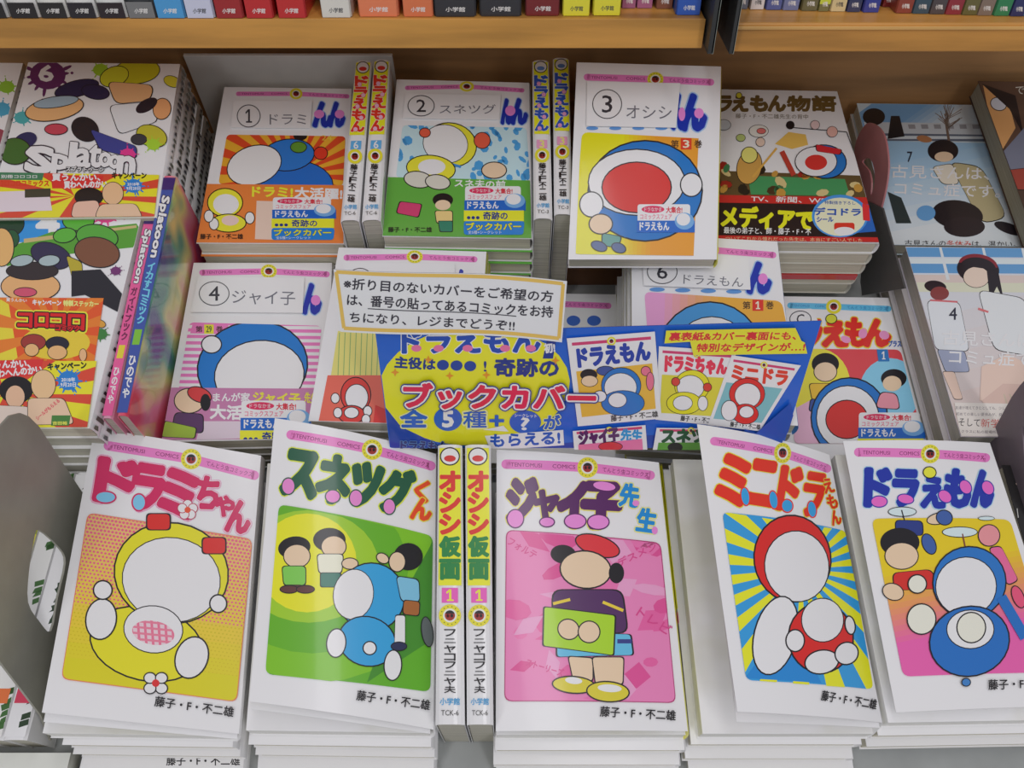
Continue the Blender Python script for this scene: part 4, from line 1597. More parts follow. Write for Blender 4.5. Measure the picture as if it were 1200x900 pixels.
A.ell(702, 289, 9, 5, (70, 90, 140), 20, 1)
A.ell(725, 291, 8, 5, (70, 90, 140), 20, 1)
A.clip = None
campaign(A, 747, 240, 814, 306, False)
A.build('cover_print', f)
number_card(S, [(688, 97), (797, 99), (792, 151), (687, 149)], '3', 'オシシ', (711.5, 122), 17.5, ((734, 131), (787, 132)), 15,
            'white slip with a circled three, taped on the tilted comic')

# ---- wide comic with a black band
S = flat([(812, 104), (981, 107), (836, 283), (1030, 285)], [5, 6, 12, 13])
r, f, sp = make_book('white large-format comic with brown title and black belly band, right of the tilted comic', G_REAR, S, 0.0128)
mp = pile([S.TL, S.TR, S.BL, S.BR], 4, 0.0138, 'the white comic with the black belly band', 'books piled in the rear row', drift=(-0.0008, 0.000), cover=(196, 192, 188),
     band=None, start=0.0128, jit=.0012)
SB_ = Surf(mp[2][1])
box('belly_band', [SB_.P(a, b) + SB_.n * 0.0002 - N * k for a, b, k in ((-0.002, 0.31, 0), (1.004, 0.31, 0), (-0.002, -0.004, 0), (1.004, -0.004, 0))], 0.0062, mat((176, 44, 42), 0.3, 0.25), mp[2][0], b=0)
A = Art(S)
for c, x0, x1 in (('ラ', 841, 857), ('え', 859, 876), ('も', 880, 899), ('ん', 901, 920), ('物', 923, 949), ('語', 952, 979)):
    A.ch(c, x0, 113, x1, 130, (104, 82, 44), 0.05 if c in '物語' else 0.08, None, 1)
A.ell(866, 112, 3, 3, (216, 206, 60), 0, .6)
A.text('藤子・F・不二雄先生の背中', (862, 136), (947, 137), 5.5, (110, 96, 76), 0.0)
A.poly([(836, 200), (1008, 206), (1017, 233), (834, 230)], (92, 74, 48))
A.poly([(876, 206), (990, 210), (996, 230), (880, 228)], (66, 140, 90))
rnd = random.Random(11)
for i in range(26):
    A.poly(ellp(rnd.uniform(838, 1008), rnd.uniform(196, 228), rnd.uniform(3, 9), rnd.uniform(3, 8), rnd.uniform(0, 90), 8),
           rnd.choice([(70, 52, 34), (186, 140, 66), (150, 40, 34), (40, 36, 30), (200, 180, 130), (60, 120, 80)]), i % 9 == 0)
A.ell(878, 196, 14, 20, (196, 150, 80), 14, .7)
A.ell(878, 182, 9, 9, (224, 210, 120), 0, .8)
A.line((882, 208), (910, 174), 2.5, (206, 160, 80))
A.poly([(908, 169), (924, 155), (944, 158), (947, 170), (928, 175)], (216, 176, 90))
A.ell(926, 147, 5, 5, K)
A.line((930, 150), (992, 155), 1, K)
A.line((992, 155), (1003, 185), 1, K)
for x, y, rx, ry, c in ((889, 154, 11, 7, (226, 214, 214)), (892, 154, 5, 3, (214, 110, 110)), (868, 162, 5, 4, (176, 190, 120)), (891, 167, 5, 5, (216, 190, 180)),
                        (955, 147, 5, 5, (226, 190, 196)), (975, 155, 6, 6, (222, 170, 165)), (848, 147, 8, 6, (190, 194, 206))):
    A.ell(x, y, rx, ry, c, 0, .5)
A.line((916, 178), (930, 206), 6, (176, 60, 50))
A.ell(966, 190, 25, 19, (34, 110, 190), 6, 1)
A.ell(956, 190, 24, 17, (230, 226, 230), 0, .8)
A.ell(956, 191, 13, 9, (200, 52, 50))
A.rr([(956, 170), (986, 176), (984, 182), (957, 178)], 3, (196, 40, 52), .8)
A.poly([(831, 229), (1015, 232), (1031, 286), (836, 284)], (38, 30, 32))
A.poly([(831, 229), (1015, 232), (1017.5, 241), (832, 238)], (188, 46, 44))
A.text('TV、新聞、WEB', (880, 233.5), (975, 236), 7, (232, 222, 222), 0.015)
A.text('メディアで', (846, 254), (952, 259), 24, (218, 216, 40), 0.055)
A.text('最後の弟子と、師・藤子・F・不', (848, 270.5), (950, 272.5), 7.5, (226, 222, 224), 0.015)
A.poly([(836, 276.5), (1028.5, 279), (1031, 286), (836, 284)], (186, 44, 44))
A.text('ついてこれから憧れだった先生は、本当にすごい人でした', (850, 280), (1010, 282.5), 4.5, (230, 190, 150), 0.0)
A.poly([(1012, 241), (1018, 240), (1027, 272), (975, 276), (980, 250)], (40, 96, 180))
A.ell(984, 254, 33, 25, (70, 140, 215), 0)
A.ell(984, 255, 30, 22.5, (226, 220, 190), 0)
A.text('特製描き下ろし', (966, 238), (1002, 239), 4, (60, 90, 160), 0.02)
A.text('デコドラ', (954, 248.5), (1008, 249.5), 8.5, (36, 80, 170), 0.05)
A.text('シール', (957, 258), (976, 258), 5.5, (36, 80, 170), 0.05)
A.poly([(1010, 240), (1018, 241), (1019, 260), (1011, 259)], (206, 50, 56))
A.rr([(977, 262), (1001, 262), (1001, 271), (977, 271)], 3, (204, 56, 44))
A.ell(989, 272, 12, 5, (230, 226, 230))
A.build('cover_print', f)

# ---- blue-sky comic (7)
S = flat([(1004, 121), (1149, 123), (1046, 287), (1206, 289)], [-34, -33, -33, -32])
r, f, sp = make_book('snowy pale blue comic behind the pink bookend', G_REAR, S, 0.0135, cover=(190, 204, 220))
pile([S.TL, S.TR, S.BL, S.BR], 1, 0.0135, 'the snowy pale blue comic', 'books piled in the rear row', drift=(-0.002, 0.001), start=0.0135)
A = Art(S)
FULL = [(1003, 120), (1150, 122), (1208, 290), (1045, 289)]
A.grad(FULL, (1080, 122), (1100, 150), (110, 156, 204), (196, 206, 220), 7)
A.grad([(1018, 165), (1166, 168), (1208, 290), (1045, 289)], (1100, 168), (1120, 270), (150, 186, 220), (206, 212, 222), 8)
A.poly([(1012, 143), (1152, 145), (1158, 158), (1016, 156)], (186, 192, 204))
A.poly([(1016, 156), (1158, 158), (1162, 166), (1018, 165)], (90, 100, 120))
A.poly([(1018, 159), (1158, 160), (1159, 163), (1019, 163)], (196, 204, 216))
for x in range(1064, 1150, 15):
    A.poly([(x, 146), (x + 8, 146), (x + 9, 151), (x + 1, 151)], (140, 140, 150), x == 1064)
A.line((1112, 166), (1108, 140), 3, (110, 90, 80))
rnd = random.Random(2)
for i in range(26):
    a = rnd.uniform(-2.6, -.5)
    x, y = 1110 + rnd.uniform(-3, 3), rnd.uniform(136, 154)
    A.line((x, y), (x + 17 * math.cos(a), y + 16 * math.sin(a)), .8, (120, 104, 96), i == 0)
A.ell(1024, 137, 13, 10, K)
A.poly([(1044, 136), (1054, 136), (1060, 160), (1040, 163)], (24, 26, 34))
A.ell(1083, 163, 9, 4, (170, 116, 80), 10)
A.text('7', (1063, 184), (1069, 184), 12, (40, 44, 60), 0.015)
A.ell(1105, 177, 18, 13, (30, 26, 32))
A.ell(1106, 184, 11, 6, SKIN)
A.rr([(1112, 190), (1150, 196), (1180, 255), (1150, 262)], 12, (176, 164, 130), .8)
A.rr([(1092, 196), (1116, 192), (1124, 216), (1104, 216)], 6, (214, 206, 196), .6)
A.ell(1122, 252, 30, 17, (30, 28, 36), 8)
A.ell(1130, 266, 24, 12, (36, 32, 40), 0)
A.ell(1182, 268, 18, 6, (44, 38, 44), 20)
A.poly([(1040, 225), (1056, 232), (1068, 262), (1050, 262)], (44, 56, 60))
A.ell(1085, 250, 11, 9, (96, 150, 205))
A.text('古見さんは、', (1044, 201), (1159, 204), 15, (232, 234, 240), 0.012)
A.text('コミュ症です。', (1048, 221), (1172, 225), 15, (232, 234, 240), 0.012)
A.text('古見さんの', (1060, 285), (1108, 285.5), 7, (30, 30, 40), 0.0)
A.text('冬休み', (1109, 285.5), (1138, 286), 7, (200, 70, 60), 0.0)
A.text('は、温かい。', (1139, 286), (1190, 286.5), 7, (30, 30, 40), 0.0)
A.build('cover_print', f)

# ---- dark brown comic, far right rear
S = topleft((1146, 95), (1340, 98), -8, 0.182)
r, f, sp = make_book('dark brown comic at the right rear corner with thick grey page edges', G_REAR, S, 0.018, cover=(70, 52, 46), pages=mat((150, 146, 134), .8, kind='pages'))
pile([S.TL, S.TR, S.BL, S.BR], 2, 0.018, 'the dark brown comic at the right rear corner', 'books piled in the rear row', drift=(0.010, 0.0), cover=(90, 80, 76), start=0.018,
     pages=mat((150, 146, 134), .8, kind='pages'))
A = Art(S)
A.poly([(1146, 96), (1210, 96), (1290, 330), (1235, 300), (1160, 130)], (84, 62, 54))
A.poly([(1152, 100), (1182, 120), (1190, 150), (1172, 180), (1160, 140)], (206, 152, 100))
A.ell(1170, 122, 9, 7, (196, 196, 210), 20, .8)
A.poly([(1150, 98), (1190, 112), (1200, 160), (1183, 128)], (28, 22, 28))
A.poly([(1172, 182), (1200, 150), (1222, 240), (1190, 215)], (110, 116, 140))
A.rr([(1178, 200), (1215, 196), (1220, 222), (1190, 222)], 4, (150, 60, 54), .8)
A.text('で', (1190, 106), (1200, 106), 9, (205, 200, 196), 0.0)
A.build('cover_print', f)

# ------------------------------------------------------------------ middle row
# ---- number 4
S = flat([(227, 308), (389, 308), (189, 518), (382, 514)], [-4, -9, -2, -6])
r, f, sp = make_book('comic with pink striped panel and mauve band, beside the piles at left', G_MID, S, T)
pile([S.TL, S.TR, S.BL, S.BR], 3, 0.0138, 'the pink-striped comic with a mauve band', 'books piled in the middle row', drift=(0.0, 0.0012), start=T, band=(190, 120, 160), jit=.0006)
A = Art(S)
header(A, (237, 319.5), (315, 318), (383, 321.5), 7, 9.5, 8)
logo_tail(A, [('ん', 356, 334, 375, 367)])
A.ell(370, 352, 5.5, 6, (236, 130, 205))
PC = rrect([(222, 378), (377, 382), (370, 458), (209, 457)], 6)
A.poly(PC, (236, 226, 234))
A.n += 1
for i in range(12):
    y = 377 + i * 7.6
    A.poly([(190, y), (390, y + 2), (390, y + 5.8), (190, y + 3.8)], (232, 116, 182), False, PC)
A.poly([(226, 379), (268, 380), (266, 392), (223, 391)], (232, 116, 182))
kan(A, 245, 386, '29', 14, 9, (216, 206, 50), (80, 100, 40))
A.clip = PC
A.ell(296, 430, 64, 52, (28, 112, 195), -10, 1.5)
A.ell(304, 440, 52, 40, (234, 230, 236), -6, 1.2)
A.ell(248, 404, 11, 9.5, (234, 228, 232), 0, 1.2)
A.clip = None
A.poly([(197, 454.5), (379, 456), (377, 514), (187, 516)], (184, 118, 164))
A.poly([(237, 494), (282, 494), (282, 514), (230, 516)], (206, 190, 208))
A.ell(222, 470, 17, 14, SKIN, 0, 1)
A.ell(234, 463, 14, 8, (200, 60, 64), 20, 1)
A.ell(241, 472, 6, 10, K)
A.rr([(206, 484), (238, 486), (238, 508), (202, 504)], 6, (84, 52, 96), 1)
A.rr([(194, 494), (230, 502), (228, 514), (190, 512)], 3, (146, 176, 60), 1)
A.text('まんが家', (250, 466), (293, 466), 10, (234, 228, 236), 0.03)
A.text('ジャイ子', (297, 466), (352, 468), 12, (216, 206, 70), 0.05)
A.text('先生', (357, 466), (371, 468), 12, (216, 206, 70), 0.03)
A.text('大活躍', (247, 483), (303, 485), 16, (232, 226, 236), 0.05)
campaign(A, 283, 470, 365, 540)
A.build('cover_print', f)
number_card(S, [(233, 325), (357, 327), (355, 368), (224, 367)], '4', 'ジャイ子', (251, 344), 18, ((272, 348), (346, 350)), 16,
            'white slip with a circled four, taped on the pink-striped comic', 14.5)

# ---- number 5, mostly hidden by the notice
S = topleft((397, 290), (570, 295), 21, 0.150)
r, f, sp = make_book('cream-striped comic with salmon band, half hidden behind the framed notice', G_MID, S, T, spine=(214, 210, 90))
pile([S.TL, S.TR, S.BL, S.BR], 5, T, 'the comic half hidden by the notice', 'books piled in the middle row', drift=(0.0004, 0.0012), start=T, spine=(214, 210, 90))
A = Art(S)
header(A, (406, 302), (486, 301), (556, 304), 7, 9.5, 7.5)
A.ch('ん', 534, 317, 548, 345, BL_, .08)
PC = [(396, 388), (556, 392), (556, 446), (387, 446)]
A.poly(PC, (214, 204, 120))
A.n += 1
for i in range(18):
    x = 398 + i * 6.5
    A.line((x, 390), (x - 2, 444), .9, (120, 160, 100), False)
A.poly([(384, 440), (560, 440), (562, 532), (366, 532)], (214, 100, 86))
A.ell(417, 463, 17, 20, (204, 58, 54), 0, 1)
A.ell(418, 466, 13, 15, (232, 226, 228), 0, .8)
A.ell(412, 486, 15, 10, (204, 58, 54), 0, 1)
A.ell(412, 484, 8, 6, (232, 226, 228), 0, .8)
for x, y in ((393, 467), (396, 484), (431, 482), (429, 492)):
    A.ell(x, y, 4.5, 5.5, (232, 226, 228), 0, .8)
A.poly([(440, 475), (452, 480), (452, 512), (436, 508)], (200, 50, 50))
A.text('ストエピソード', (398, 500), (427, 502), 5, (236, 210, 200), 0.01)
A.text('ミニドラ!', (404, 508), (442, 509), 7, (226, 190, 90), 0.03)
A.build('cover_print', f)
number_card(S, [(403, 308), (533, 311), (535, 352), (399, 350)], '5', 'ミニドラ', (422, 331), 17, ((444, 335), (520, 338)), 14,
            'white slip taped on the comic behind the yellow-framed notice')

# ---- low comic behind the sign
S = topleft((577, 343), (722, 345), -44, 0.156)
r, f, sp = make_book('low comic with pink top strip, peeping out behind the framed notice', G_MID, S, 0.0115, spine=(214, 210, 90))
pile([S.TL, S.TR, S.BL, S.BR], 1, 0.0115, 'the low comic peeping out behind the blue poster', 'books piled in the middle row', start=0.0115, drift=(.0, .0), jit=.0003)
A = Art(S)
header(A, (565, 356), (645, 356), (713, 358.5), 7, 8)
for x in (612, 640, 672, 696):
    A.ell(x, 376, 8, 6, (60, 100, 190), 0)
A.build('cover_print', f)

# ---- number 6
S = topleft((740, 274), (911, 283), 20, 0.160)
r, f, sp = make_book('comic with pink-to-orange panel, just behind the blue poster', G_MID, S, T, spine=(60, 120, 190))
pile([S.TL, S.TR, S.BL, S.BR], 5, T, 'the comic with the pink-to-orange panel', 'books piled in the middle row', drift=[(-.0018, 0), (-.0035, .001), (-.002, 0), (-.004, .001), (-.003, 0)], start=T)
A = Art(S)
header(A, (755, 287), (833, 293), (906, 299), 7.5, 9.5, 9)
logo_tail(A, [('ん', 877, 309, 902, 343)])
A.ell(894, 327, 5.5, 6.5, (236, 130, 205))
for i in range(4):
    A.ell(770 + i * 30, 339.5 + i * .8, 9, 2.5, (90, 140, 205), up=(i == 0))
PC = rrect([(755, 342), (916, 353), (948, 512), (768, 508)], 8)
A.grad(PC, (770, 360), (850, 362), (232, 150, 200), (226, 160, 60), 9)
kan(A, 888, 358, '1', 16, 11, (206, 50, 40), (240, 220, 200))
A.clip = PC
A.ell(832, 425, 64, 70, (64, 140, 205), 0, 1.5)
A.ell(834, 428, 50, 56, (232, 230, 236), 0, 1)
A.clip = None
A.build('cover_print', f)
number_card(S, [(752, 297), (877, 302), (879, 341), (754, 336)], '6', 'ドラえもん', (776, 318.5), 18, ((801, 327), (871, 331)), 11,
            'white slip with a circled six, taped on the pink-to-orange comic', 14.5)

# ---- red-titled comic with a cyan strip
S = topleft((893, 347), (1049, 349), -50, 0.168)
r, f, sp = make_book('comic with red outlined title and cyan top strip, beside the long row of page edges', G_MID, S, 0.0165)
A = Art(S)
header(A, (926, 358), (977, 359.5), (1041, 362), 7, 9, 8.5, c=(96, 180, 225), tc=(50, 110, 180))
W_ = []
for c, x0, x1, y0, y1 in (('ラ', 942, 962, 376, 405), ('え', 965, 992, 377, 405), ('も', 992, 1015, 374, 405), ('ん', 1014, 1042, 376, 405)):
    W_.append((c, x0, y0, x1, y1, .09))
A.word(W_, (206, 46, 42), [(0.11, (226, 190, 60))])
for x, y, rx, ry in ((991, 398, 6, 4), (1011, 391, 5, 6), (1036, 393, 6, 5)):
    A.ell(x, y, rx, ry, (238, 140, 190), 20)
A.ell(974, 374, 6, 5, (200, 200, 60), 0, .8)
A.text('プラス', (1041, 403), (1056, 403), 7, (50, 90, 170), 0.04)
PC = rrect([(935, 409), (1055, 410), (1083, 520), (930, 520)], 7)
A.poly(PC, (206, 70, 80))
A.clip = PC
A.ell(956, 450, 40, 42, (222, 206, 70))
A.ell(1043, 458, 36, 38, (130, 190, 225))
A.poly([(930, 480), (975, 455), (1000, 530), (930, 530)], (230, 170, 200))
A.ell(967, 427, 16, 13, K)
A.ell(967, 436, 13, 11, SKIN, 0, .8)
A.rr([(948, 450), (978, 450), (974, 470), (952, 470)], 5, (218, 176, 60), .9)
A.rr([(950, 468), (970, 470), (968, 484), (948, 482)], 4, (60, 80, 150), .9)
A.ell(995, 490, 44, 46, (34, 108, 190), 0, 1.4)
A.ell(993, 490, 36, 37, (232, 230, 236), 0, 1)
A.ell(992, 492, 24, 22, (200, 50, 48), 0, 1)
A.ell(1047, 444, 15, 11, K)
A.ell(1045, 450, 11, 9, SKIN)
A.rr([(1032, 460), (1050, 462), (1054, 480), (1026, 478)], 6, (236, 140, 160), .9)
A.clip = None
A.poly([(1027, 410), (1040, 410), (1042, 424), (1029, 424)], (40, 110, 180))
A.text('1', (1033, 417), (1037, 417), 9, (235, 235, 240), 0.03)
campaign(A, 1006, 484, 1084, 545)
A.build('cover_print', f)
number_card(S, [(905, 364), (950, 363), (961, 383), (907, 384)], 'C', '', (938, 374), 13, None, 1,
            'white slip, mostly hidden, taped on the comic with the red outlined title', 10)

# ---- pink-blue comic (4), right
S = flat([(1061, 289), (1222, 291), (1126, 512), (1309, 513)], [-15, -17, -14, -16])
r, f, sp = make_book('pale summer-coloured comic with white title, right end of the middle row', G_MID, S, 0.0155, cover=(196, 190, 206), pages=mat((176, 172, 168), .8, kind='pages'))
pile([S.TL, S.TR, S.BL, S.BR], 2, 0.0155, 'the pale summer-coloured comic', 'books piled in the middle row', drift=(-0.003, 0.0), cover=(186, 180, 186), start=0.0155,
     pages=mat((160, 152, 146), .8, kind='pages'))
A = Art(S)
A.grad([(1060, 288), (1222, 290), (1309, 513), (1125, 512)], (1100, 300), (1150, 500), (200, 206, 222), (206, 186, 186), 9)
for y, c in ((290, (96, 150, 205)), (303, (206, 214, 226)), (309, (96, 150, 205)), (322, (206, 190, 190)), (331, (206, 206, 190))):
    A.poly([(1060 + (y - 289) * .29, y), (1240, y + 1), (1240, y + 12), (1063 + (y - 289) * .29, y + 11)], c)
for x in (1100, 1150, 1196):
    A.poly([(x, 289), (x + 3, 289), (x + 13, 328), (x + 9, 328)], (206, 212, 224), x == 1100)
A.ell(1096, 336, 13, 7, (40, 30, 40), 8)
A.ell(1101, 344, 11, 8, (130, 60, 64))
A.rr([(1086, 352), (1124, 354), (1136, 412), (1096, 410)], 8, (210, 212, 226), .6)
A.line((1090, 352), (1122, 354), 2, (200, 100, 110))
A.ell(1146, 316, 25, 17, (34, 28, 38), 8)
A.ell(1144, 325, 15, 12, (222, 196, 186), 0, .5)
A.poly(ellp(1146, 311, 23, 13, 8, 20, 180, 360), (130, 40, 54))
A.poly(ellp(1146, 314, 21, 12, 8, 20, 180, 360), (34, 28, 38))
A.poly([(1156, 316), (1170, 320), (1176, 352), (1168, 336), (1160, 352)], (34, 28, 38))
A.rr([(1146, 340), (1200, 350), (1225, 420), (1165, 410)], 10, (212, 214, 228), .6)
A.line((1146, 362), (1158, 366), 2.5, (206, 110, 116))
A.rr([(1098, 410), (1130, 412), (1136, 436), (1108, 436)], 4, (150, 156, 186), .5)
A.rr([(1104, 436), (1118, 436), (1128, 468), (1118, 468)], 3, (214, 186, 176), .5)
A.poly([(1150, 430), (1180, 415), (1230, 440), (1200, 462), (1148, 470)], (218, 190, 182))
A.poly([(1150, 470), (1175, 450), (1240, 452), (1240, 470), (1160, 482)], (206, 176, 170))
for i in range(5):
    A.line((1176 + i * 7, 462), (1184 + i * 8, 488), 1.5, (190, 176, 160), i == 0)
A.text('4', (1112, 368), (1121, 368), 14, (40, 40, 60), 0.012)
A.text('古見さんは、', (1104, 396), (1219, 400), 17, (234, 234, 242), 0.012)
A.text('コミュ症です。', (1112, 418), (1236, 423), 17, (234, 234, 242), 0.012)
A.poly([(1118, 472), (1300, 476), (1309, 513), (1125, 512)], (216, 208, 208))
A.text('友達が増えてきたとしても、少しずつ', (1119, 478), (1185, 479), 4, (110, 100, 110), 0.0)
A.text('初めての楽しい夏休みが、終わっ', (1120, 485.5), (1182, 486.5), 4, (110, 100, 110), 0.0)
A.text('そして', (1123, 495), (1148, 496), 9, (40, 36, 40), 0.0)
A.text('新学期', (1149, 496), (1182, 497), 10, (196, 80, 76), 0.0)
A.text('クラスに私の居場所、ある', (1126, 506), (1180, 507), 3.5, (110, 100, 110), 0.0)
A.build('cover_print', f)

# ------------------------------------------------------------------ piles of larger comics at the left
def multi_mat(name, cols, scale=26.0):
    m = bpy.data.materials.new(name)
    m.use_nodes = True
    nt = m.node_tree
    b = nt.nodes['Principled BSDF']
    b.inputs['Roughness'].default_value = 0.25
    b.inputs['Coat Weight'].default_value = 0.6
    tc = nt.nodes.new('ShaderNodeTexCoord')
    no = nt.nodes.new('ShaderNodeTexNoise')
    no.inputs['Scale'].default_value = scale
    no.inputs['Detail'].default_value = 2
    rp = nt.nodes.new('ShaderNodeValToRGB')
    e = rp.color_ramp.elements
    e[0].position, e[0].color = 0.3, col(cols[0])
    e[1].position, e[1].color = 0.72, col(cols[-1])
    for i, c in enumerate(cols[1:-1]):
        x = e.new(0.3 + 0.42 * (i + 1) / (len(cols) - 1))
        x.color = col(c)
    nt.links.new(tc.outputs['Object'], no.inputs['Vector'])
    nt.links.new(no.outputs['Fac'], rp.inputs[0])
    nt.links.new(rp.outputs[0], b.inputs['Base Color'])
    return m


def splat(A, x, y, r, c, n=11, seed=1, sq=0.8):
    g = random.Random(seed)
    A.ell(x, y, r, r * sq, c, n=20)
    for i in range(n):
        a = 2 * math.pi * i / n + g.uniform(-.2, .2)
        k = g.uniform(1.0, 1.45)
        A.poly(ellp(x + r * k * .8 * math.cos(a), y + r * k * .8 * sq * math.sin(a), r * .38, r * .1, math.degrees(a), 8), c, i == 0)
        if i % 3 == 0:
            A.poly(ellp(x + r * k * 1.3 * math.cos(a), y + r * k * 1.3 * sq * math.sin(a), r * .09, r * .08, 0, 8), c, False)


def spine_scribble(sp, S, t, seed):
    """dark ink pattern along a white spine"""
    SPs = Surf([S.TR + U * .0022 - N * .0005, S.TR + U * .0022 - N * (t - .0012), S.BR + U * .0022 - N * .0005, S.BR + U * .0022 - N * (t - .0012)])
    A = Art(SPs)
    g = random.Random(seed)
    P = lambda a, b: tuple(proj(SPs.P(a, b)))
    for i in range(26):
        b0 = i / 26
        a0, a1 = g.uniform(0, .35), g.uniform(.5, 1)
        w = g.uniform(.02, .034)
        A.poly([P(a0, b0), P(a1, b0 + w * .3), P(a1 - .1, b0 + w), P(a0 + .1, b0 + w * .7)], g.choice([(36, 34, 38), (60, 54, 66), (90, 92, 84)]), i == 0)
    A.build('spine_print', sp)


G_LEFT = 'glossy comics piled at the left'


def campaign_band(A, q, words=True):
    """yellow and red paper band"""
    TL_, TR_, BR_, BL2 = [np.array(p, float) for p in q]
    M = lambda a, b: tuple((TL_ * (1 - a) + TR_ * a) * (1 - b) + (BL2 * (1 - a) + BR_ * a) * b)
    A.poly([TL_, TR_, BR_, BL2], (224, 208, 46))
    A.n += 1
    C = [TL_, TR_, BR_, BL2]
    for i in range(9):
        A.poly([M(.5, .5), M(.5 + 1.2 * math.cos(i * .7), .5 + 1.2 * math.sin(i * .7)), M(.5 + 1.2 * math.cos(i * .7 + .3), .5 + 1.2 * math.sin(i * .7 + .3))], (206, 70, 52), False, C)
    return M


# rear left pile
S = flat([(33, 73), (211, 75), (-16, 257), (183, 255)], 50)
r, f, sp = make_book('white comic with purple ink splash, top of the rear left pile', G_LEFT, S, 0.0138)
spine_scribble(sp, S, 0.0138, 1)
for k, (r2, q2) in enumerate(pile([S.TL, S.TR, S.BL, S.BR], 7, 0.0143, 'the white comic with the purple splash', 'books piled at the rear left', drift=(0.0003, 0.0), start=0.0138,
                                  pages=M_GREYPAGE())):
    spine_scribble([c for c in r2.children if c.name.startswith('spine')][0], Surf(q2), 0.0138, k + 2)
A = Art(S)
splat(A, 56, 88, 21, (94, 40, 96), 12, 4)
A.text('6', (46, 86), (62, 86), 18, (236, 234, 236), 0.06)
splat(A, 118, 82, 9, (150, 190, 50), 8, 3)
splat(A, 26, 138, 9, (70, 160, 170), 8, 9)
A.ell(90, 104, 26, 9, (44, 40, 78), -14, .8)
A.ell(112, 108, 16, 8, (44, 40, 78), 10, .8)
A.ell(160, 84, 27, 14, (186, 180, 40), -6, .8)
A.ell(134, 90, 17, 11, (196, 196, 50), -20, .8)
A.rr([(126, 96), (180, 100), (176, 118), (136, 122)], 9, (222, 168, 124), .9)
A.ell(202, 96, 10, 6, (206, 196, 60), 20, .6)
A.rr([(128, 124), (176, 120), (186, 142), (140, 158)], 8, (214, 214, 226), .8)
A.ell(190, 128, 10, 12, (222, 156, 110), 10, .8)
A.ell(172, 124, 14, 7, (36, 32, 46), -30)
A.ell(64, 128, 34, 13, (222, 168, 120), -10, 1)
A.ell(66, 120, 26, 6, (150, 170, 190), -8, .8)
A.ell(66, 152, 13, 6, (190, 70, 90), 0, .8)
A.ell(100, 152, 17, 14, (38, 36, 44), 30)
A.ell(30, 165, 14, 9, (40, 44, 90), -20)
A.rr([(106, 152), (160, 172), (160, 186), (118, 176)], 5, (60, 66, 140), .8)
A.ell(178, 160, 18, 12, (186, 180, 60), 20, .8)
A.ell(163, 164, 9, 6, (60, 60, 70), 0, .6)
splat(A, 150, 182, 9, (214, 60, 140), 8, 7)
splat(A, 180, 170, 8, (160, 200, 60), 8, 12)
A.ell(18, 178, 18, 15, (60, 100, 50), 0, .8)
WO = [(0.11, (40, 36, 52))]
W_ = []
for c, x0, x1, y0, y1 in (('S', 32, 62, 174, 202), ('p', 62, 80, 183, 206), ('l', 82, 90, 168, 196), ('a', 90, 106, 176, 196), ('t', 106, 118, 172, 196),
                          ('o', 117, 130, 180, 196), ('o', 129, 141, 183, 198), ('n', 139, 158, 185, 206)):
    W_.append((c, x0, y0, x1, y1, .08 if c != 'l' else .05))
A.word(W_, (238, 236, 240), WO, 6)
A.text('スプラトゥーン', (78, 199), (122, 200), 6, (236, 234, 236), 0.03, [(0.12, K)])
M = campaign_band(A, [(0, 203), (187, 206), (181, 257), (-16, 257)])
A.poly([M(.0, 0), M(.28, 0), M(.28, .16), M(0, .16)], (60, 120, 90))
A.text('別冊コロコロ', (2, 208), (44, 208), 4, (226, 226, 226), 0.02)
A.text('コロコロコミックス', (0, 216), (58, 216), 7, (206, 60, 40), 0.05)
A.poly([(60, 206), (122, 207), (118, 222), (62, 222)], (206, 50, 52))
A.text('買うんかい、', (62, 209), (118, 209), 8, (238, 234, 230), 0.05)
A.text('買わへんのかい', (76, 218), (126, 217), 8, (238, 234, 230), 0.05)
A.text('キャンペーン', (132, 207), (172, 207), 7, (40, 40, 30), 0.06)
splat(A, 157, 219, 10, (40, 120, 200), 12, 5)
A.text('2018年', (150, 217), (164, 217), 4, (235, 235, 245), 0.03)
A.text('9月20日', (149, 222), (165, 222), 4, (235, 235, 245), 0.03)
A.poly([(-4, 226), (58, 224), (62, 248), (-12, 250)], (214, 200, 214))
A.poly([(30, 223), (60, 222), (60, 232), (30, 233)], (60, 60, 50))
A.ell(105, 232, 17, 11, K)
A.rr([(88, 238), (116, 236), (118, 256), (84, 256)], 6, (222, 176, 160), .6)
A.ell(133, 228, 12, 13, (222, 176, 140), 0, .6)
A.rr([(118, 241), (160, 240), (168, 257), (112, 257)], 6, (226, 182, 156), .6)
A.build('cover_print', f)

# pile at the very left edge
S = flat([(-140, 72), (27, 74), (-215, 257), (-24, 257)], 46)
r, f, sp = make_book('white ink-splashed comic cut off by the left edge, beside the purple-splashed one', G_LEFT, S, 0.0138)
spine_scribble(sp, S, 0.0138, 21)
pile([S.TL, S.TR, S.BL, S.BR], 6, 0.0143, 'the white comic cut off by the left edge', 'books piled at the rear left', drift=(-0.001, 0.0), start=0.0138)
A = Art(S)
splat(A, 8, 102, 9, (130, 180, 50), 8, 8)
splat(A, 2, 128, 10, (60, 150, 190), 8, 3)
A.ell(-2, 160, 10, 9, (140, 60, 80))
A.ell(0, 200, 9, 20, (120, 170, 60))
A.build('cover_print', f)

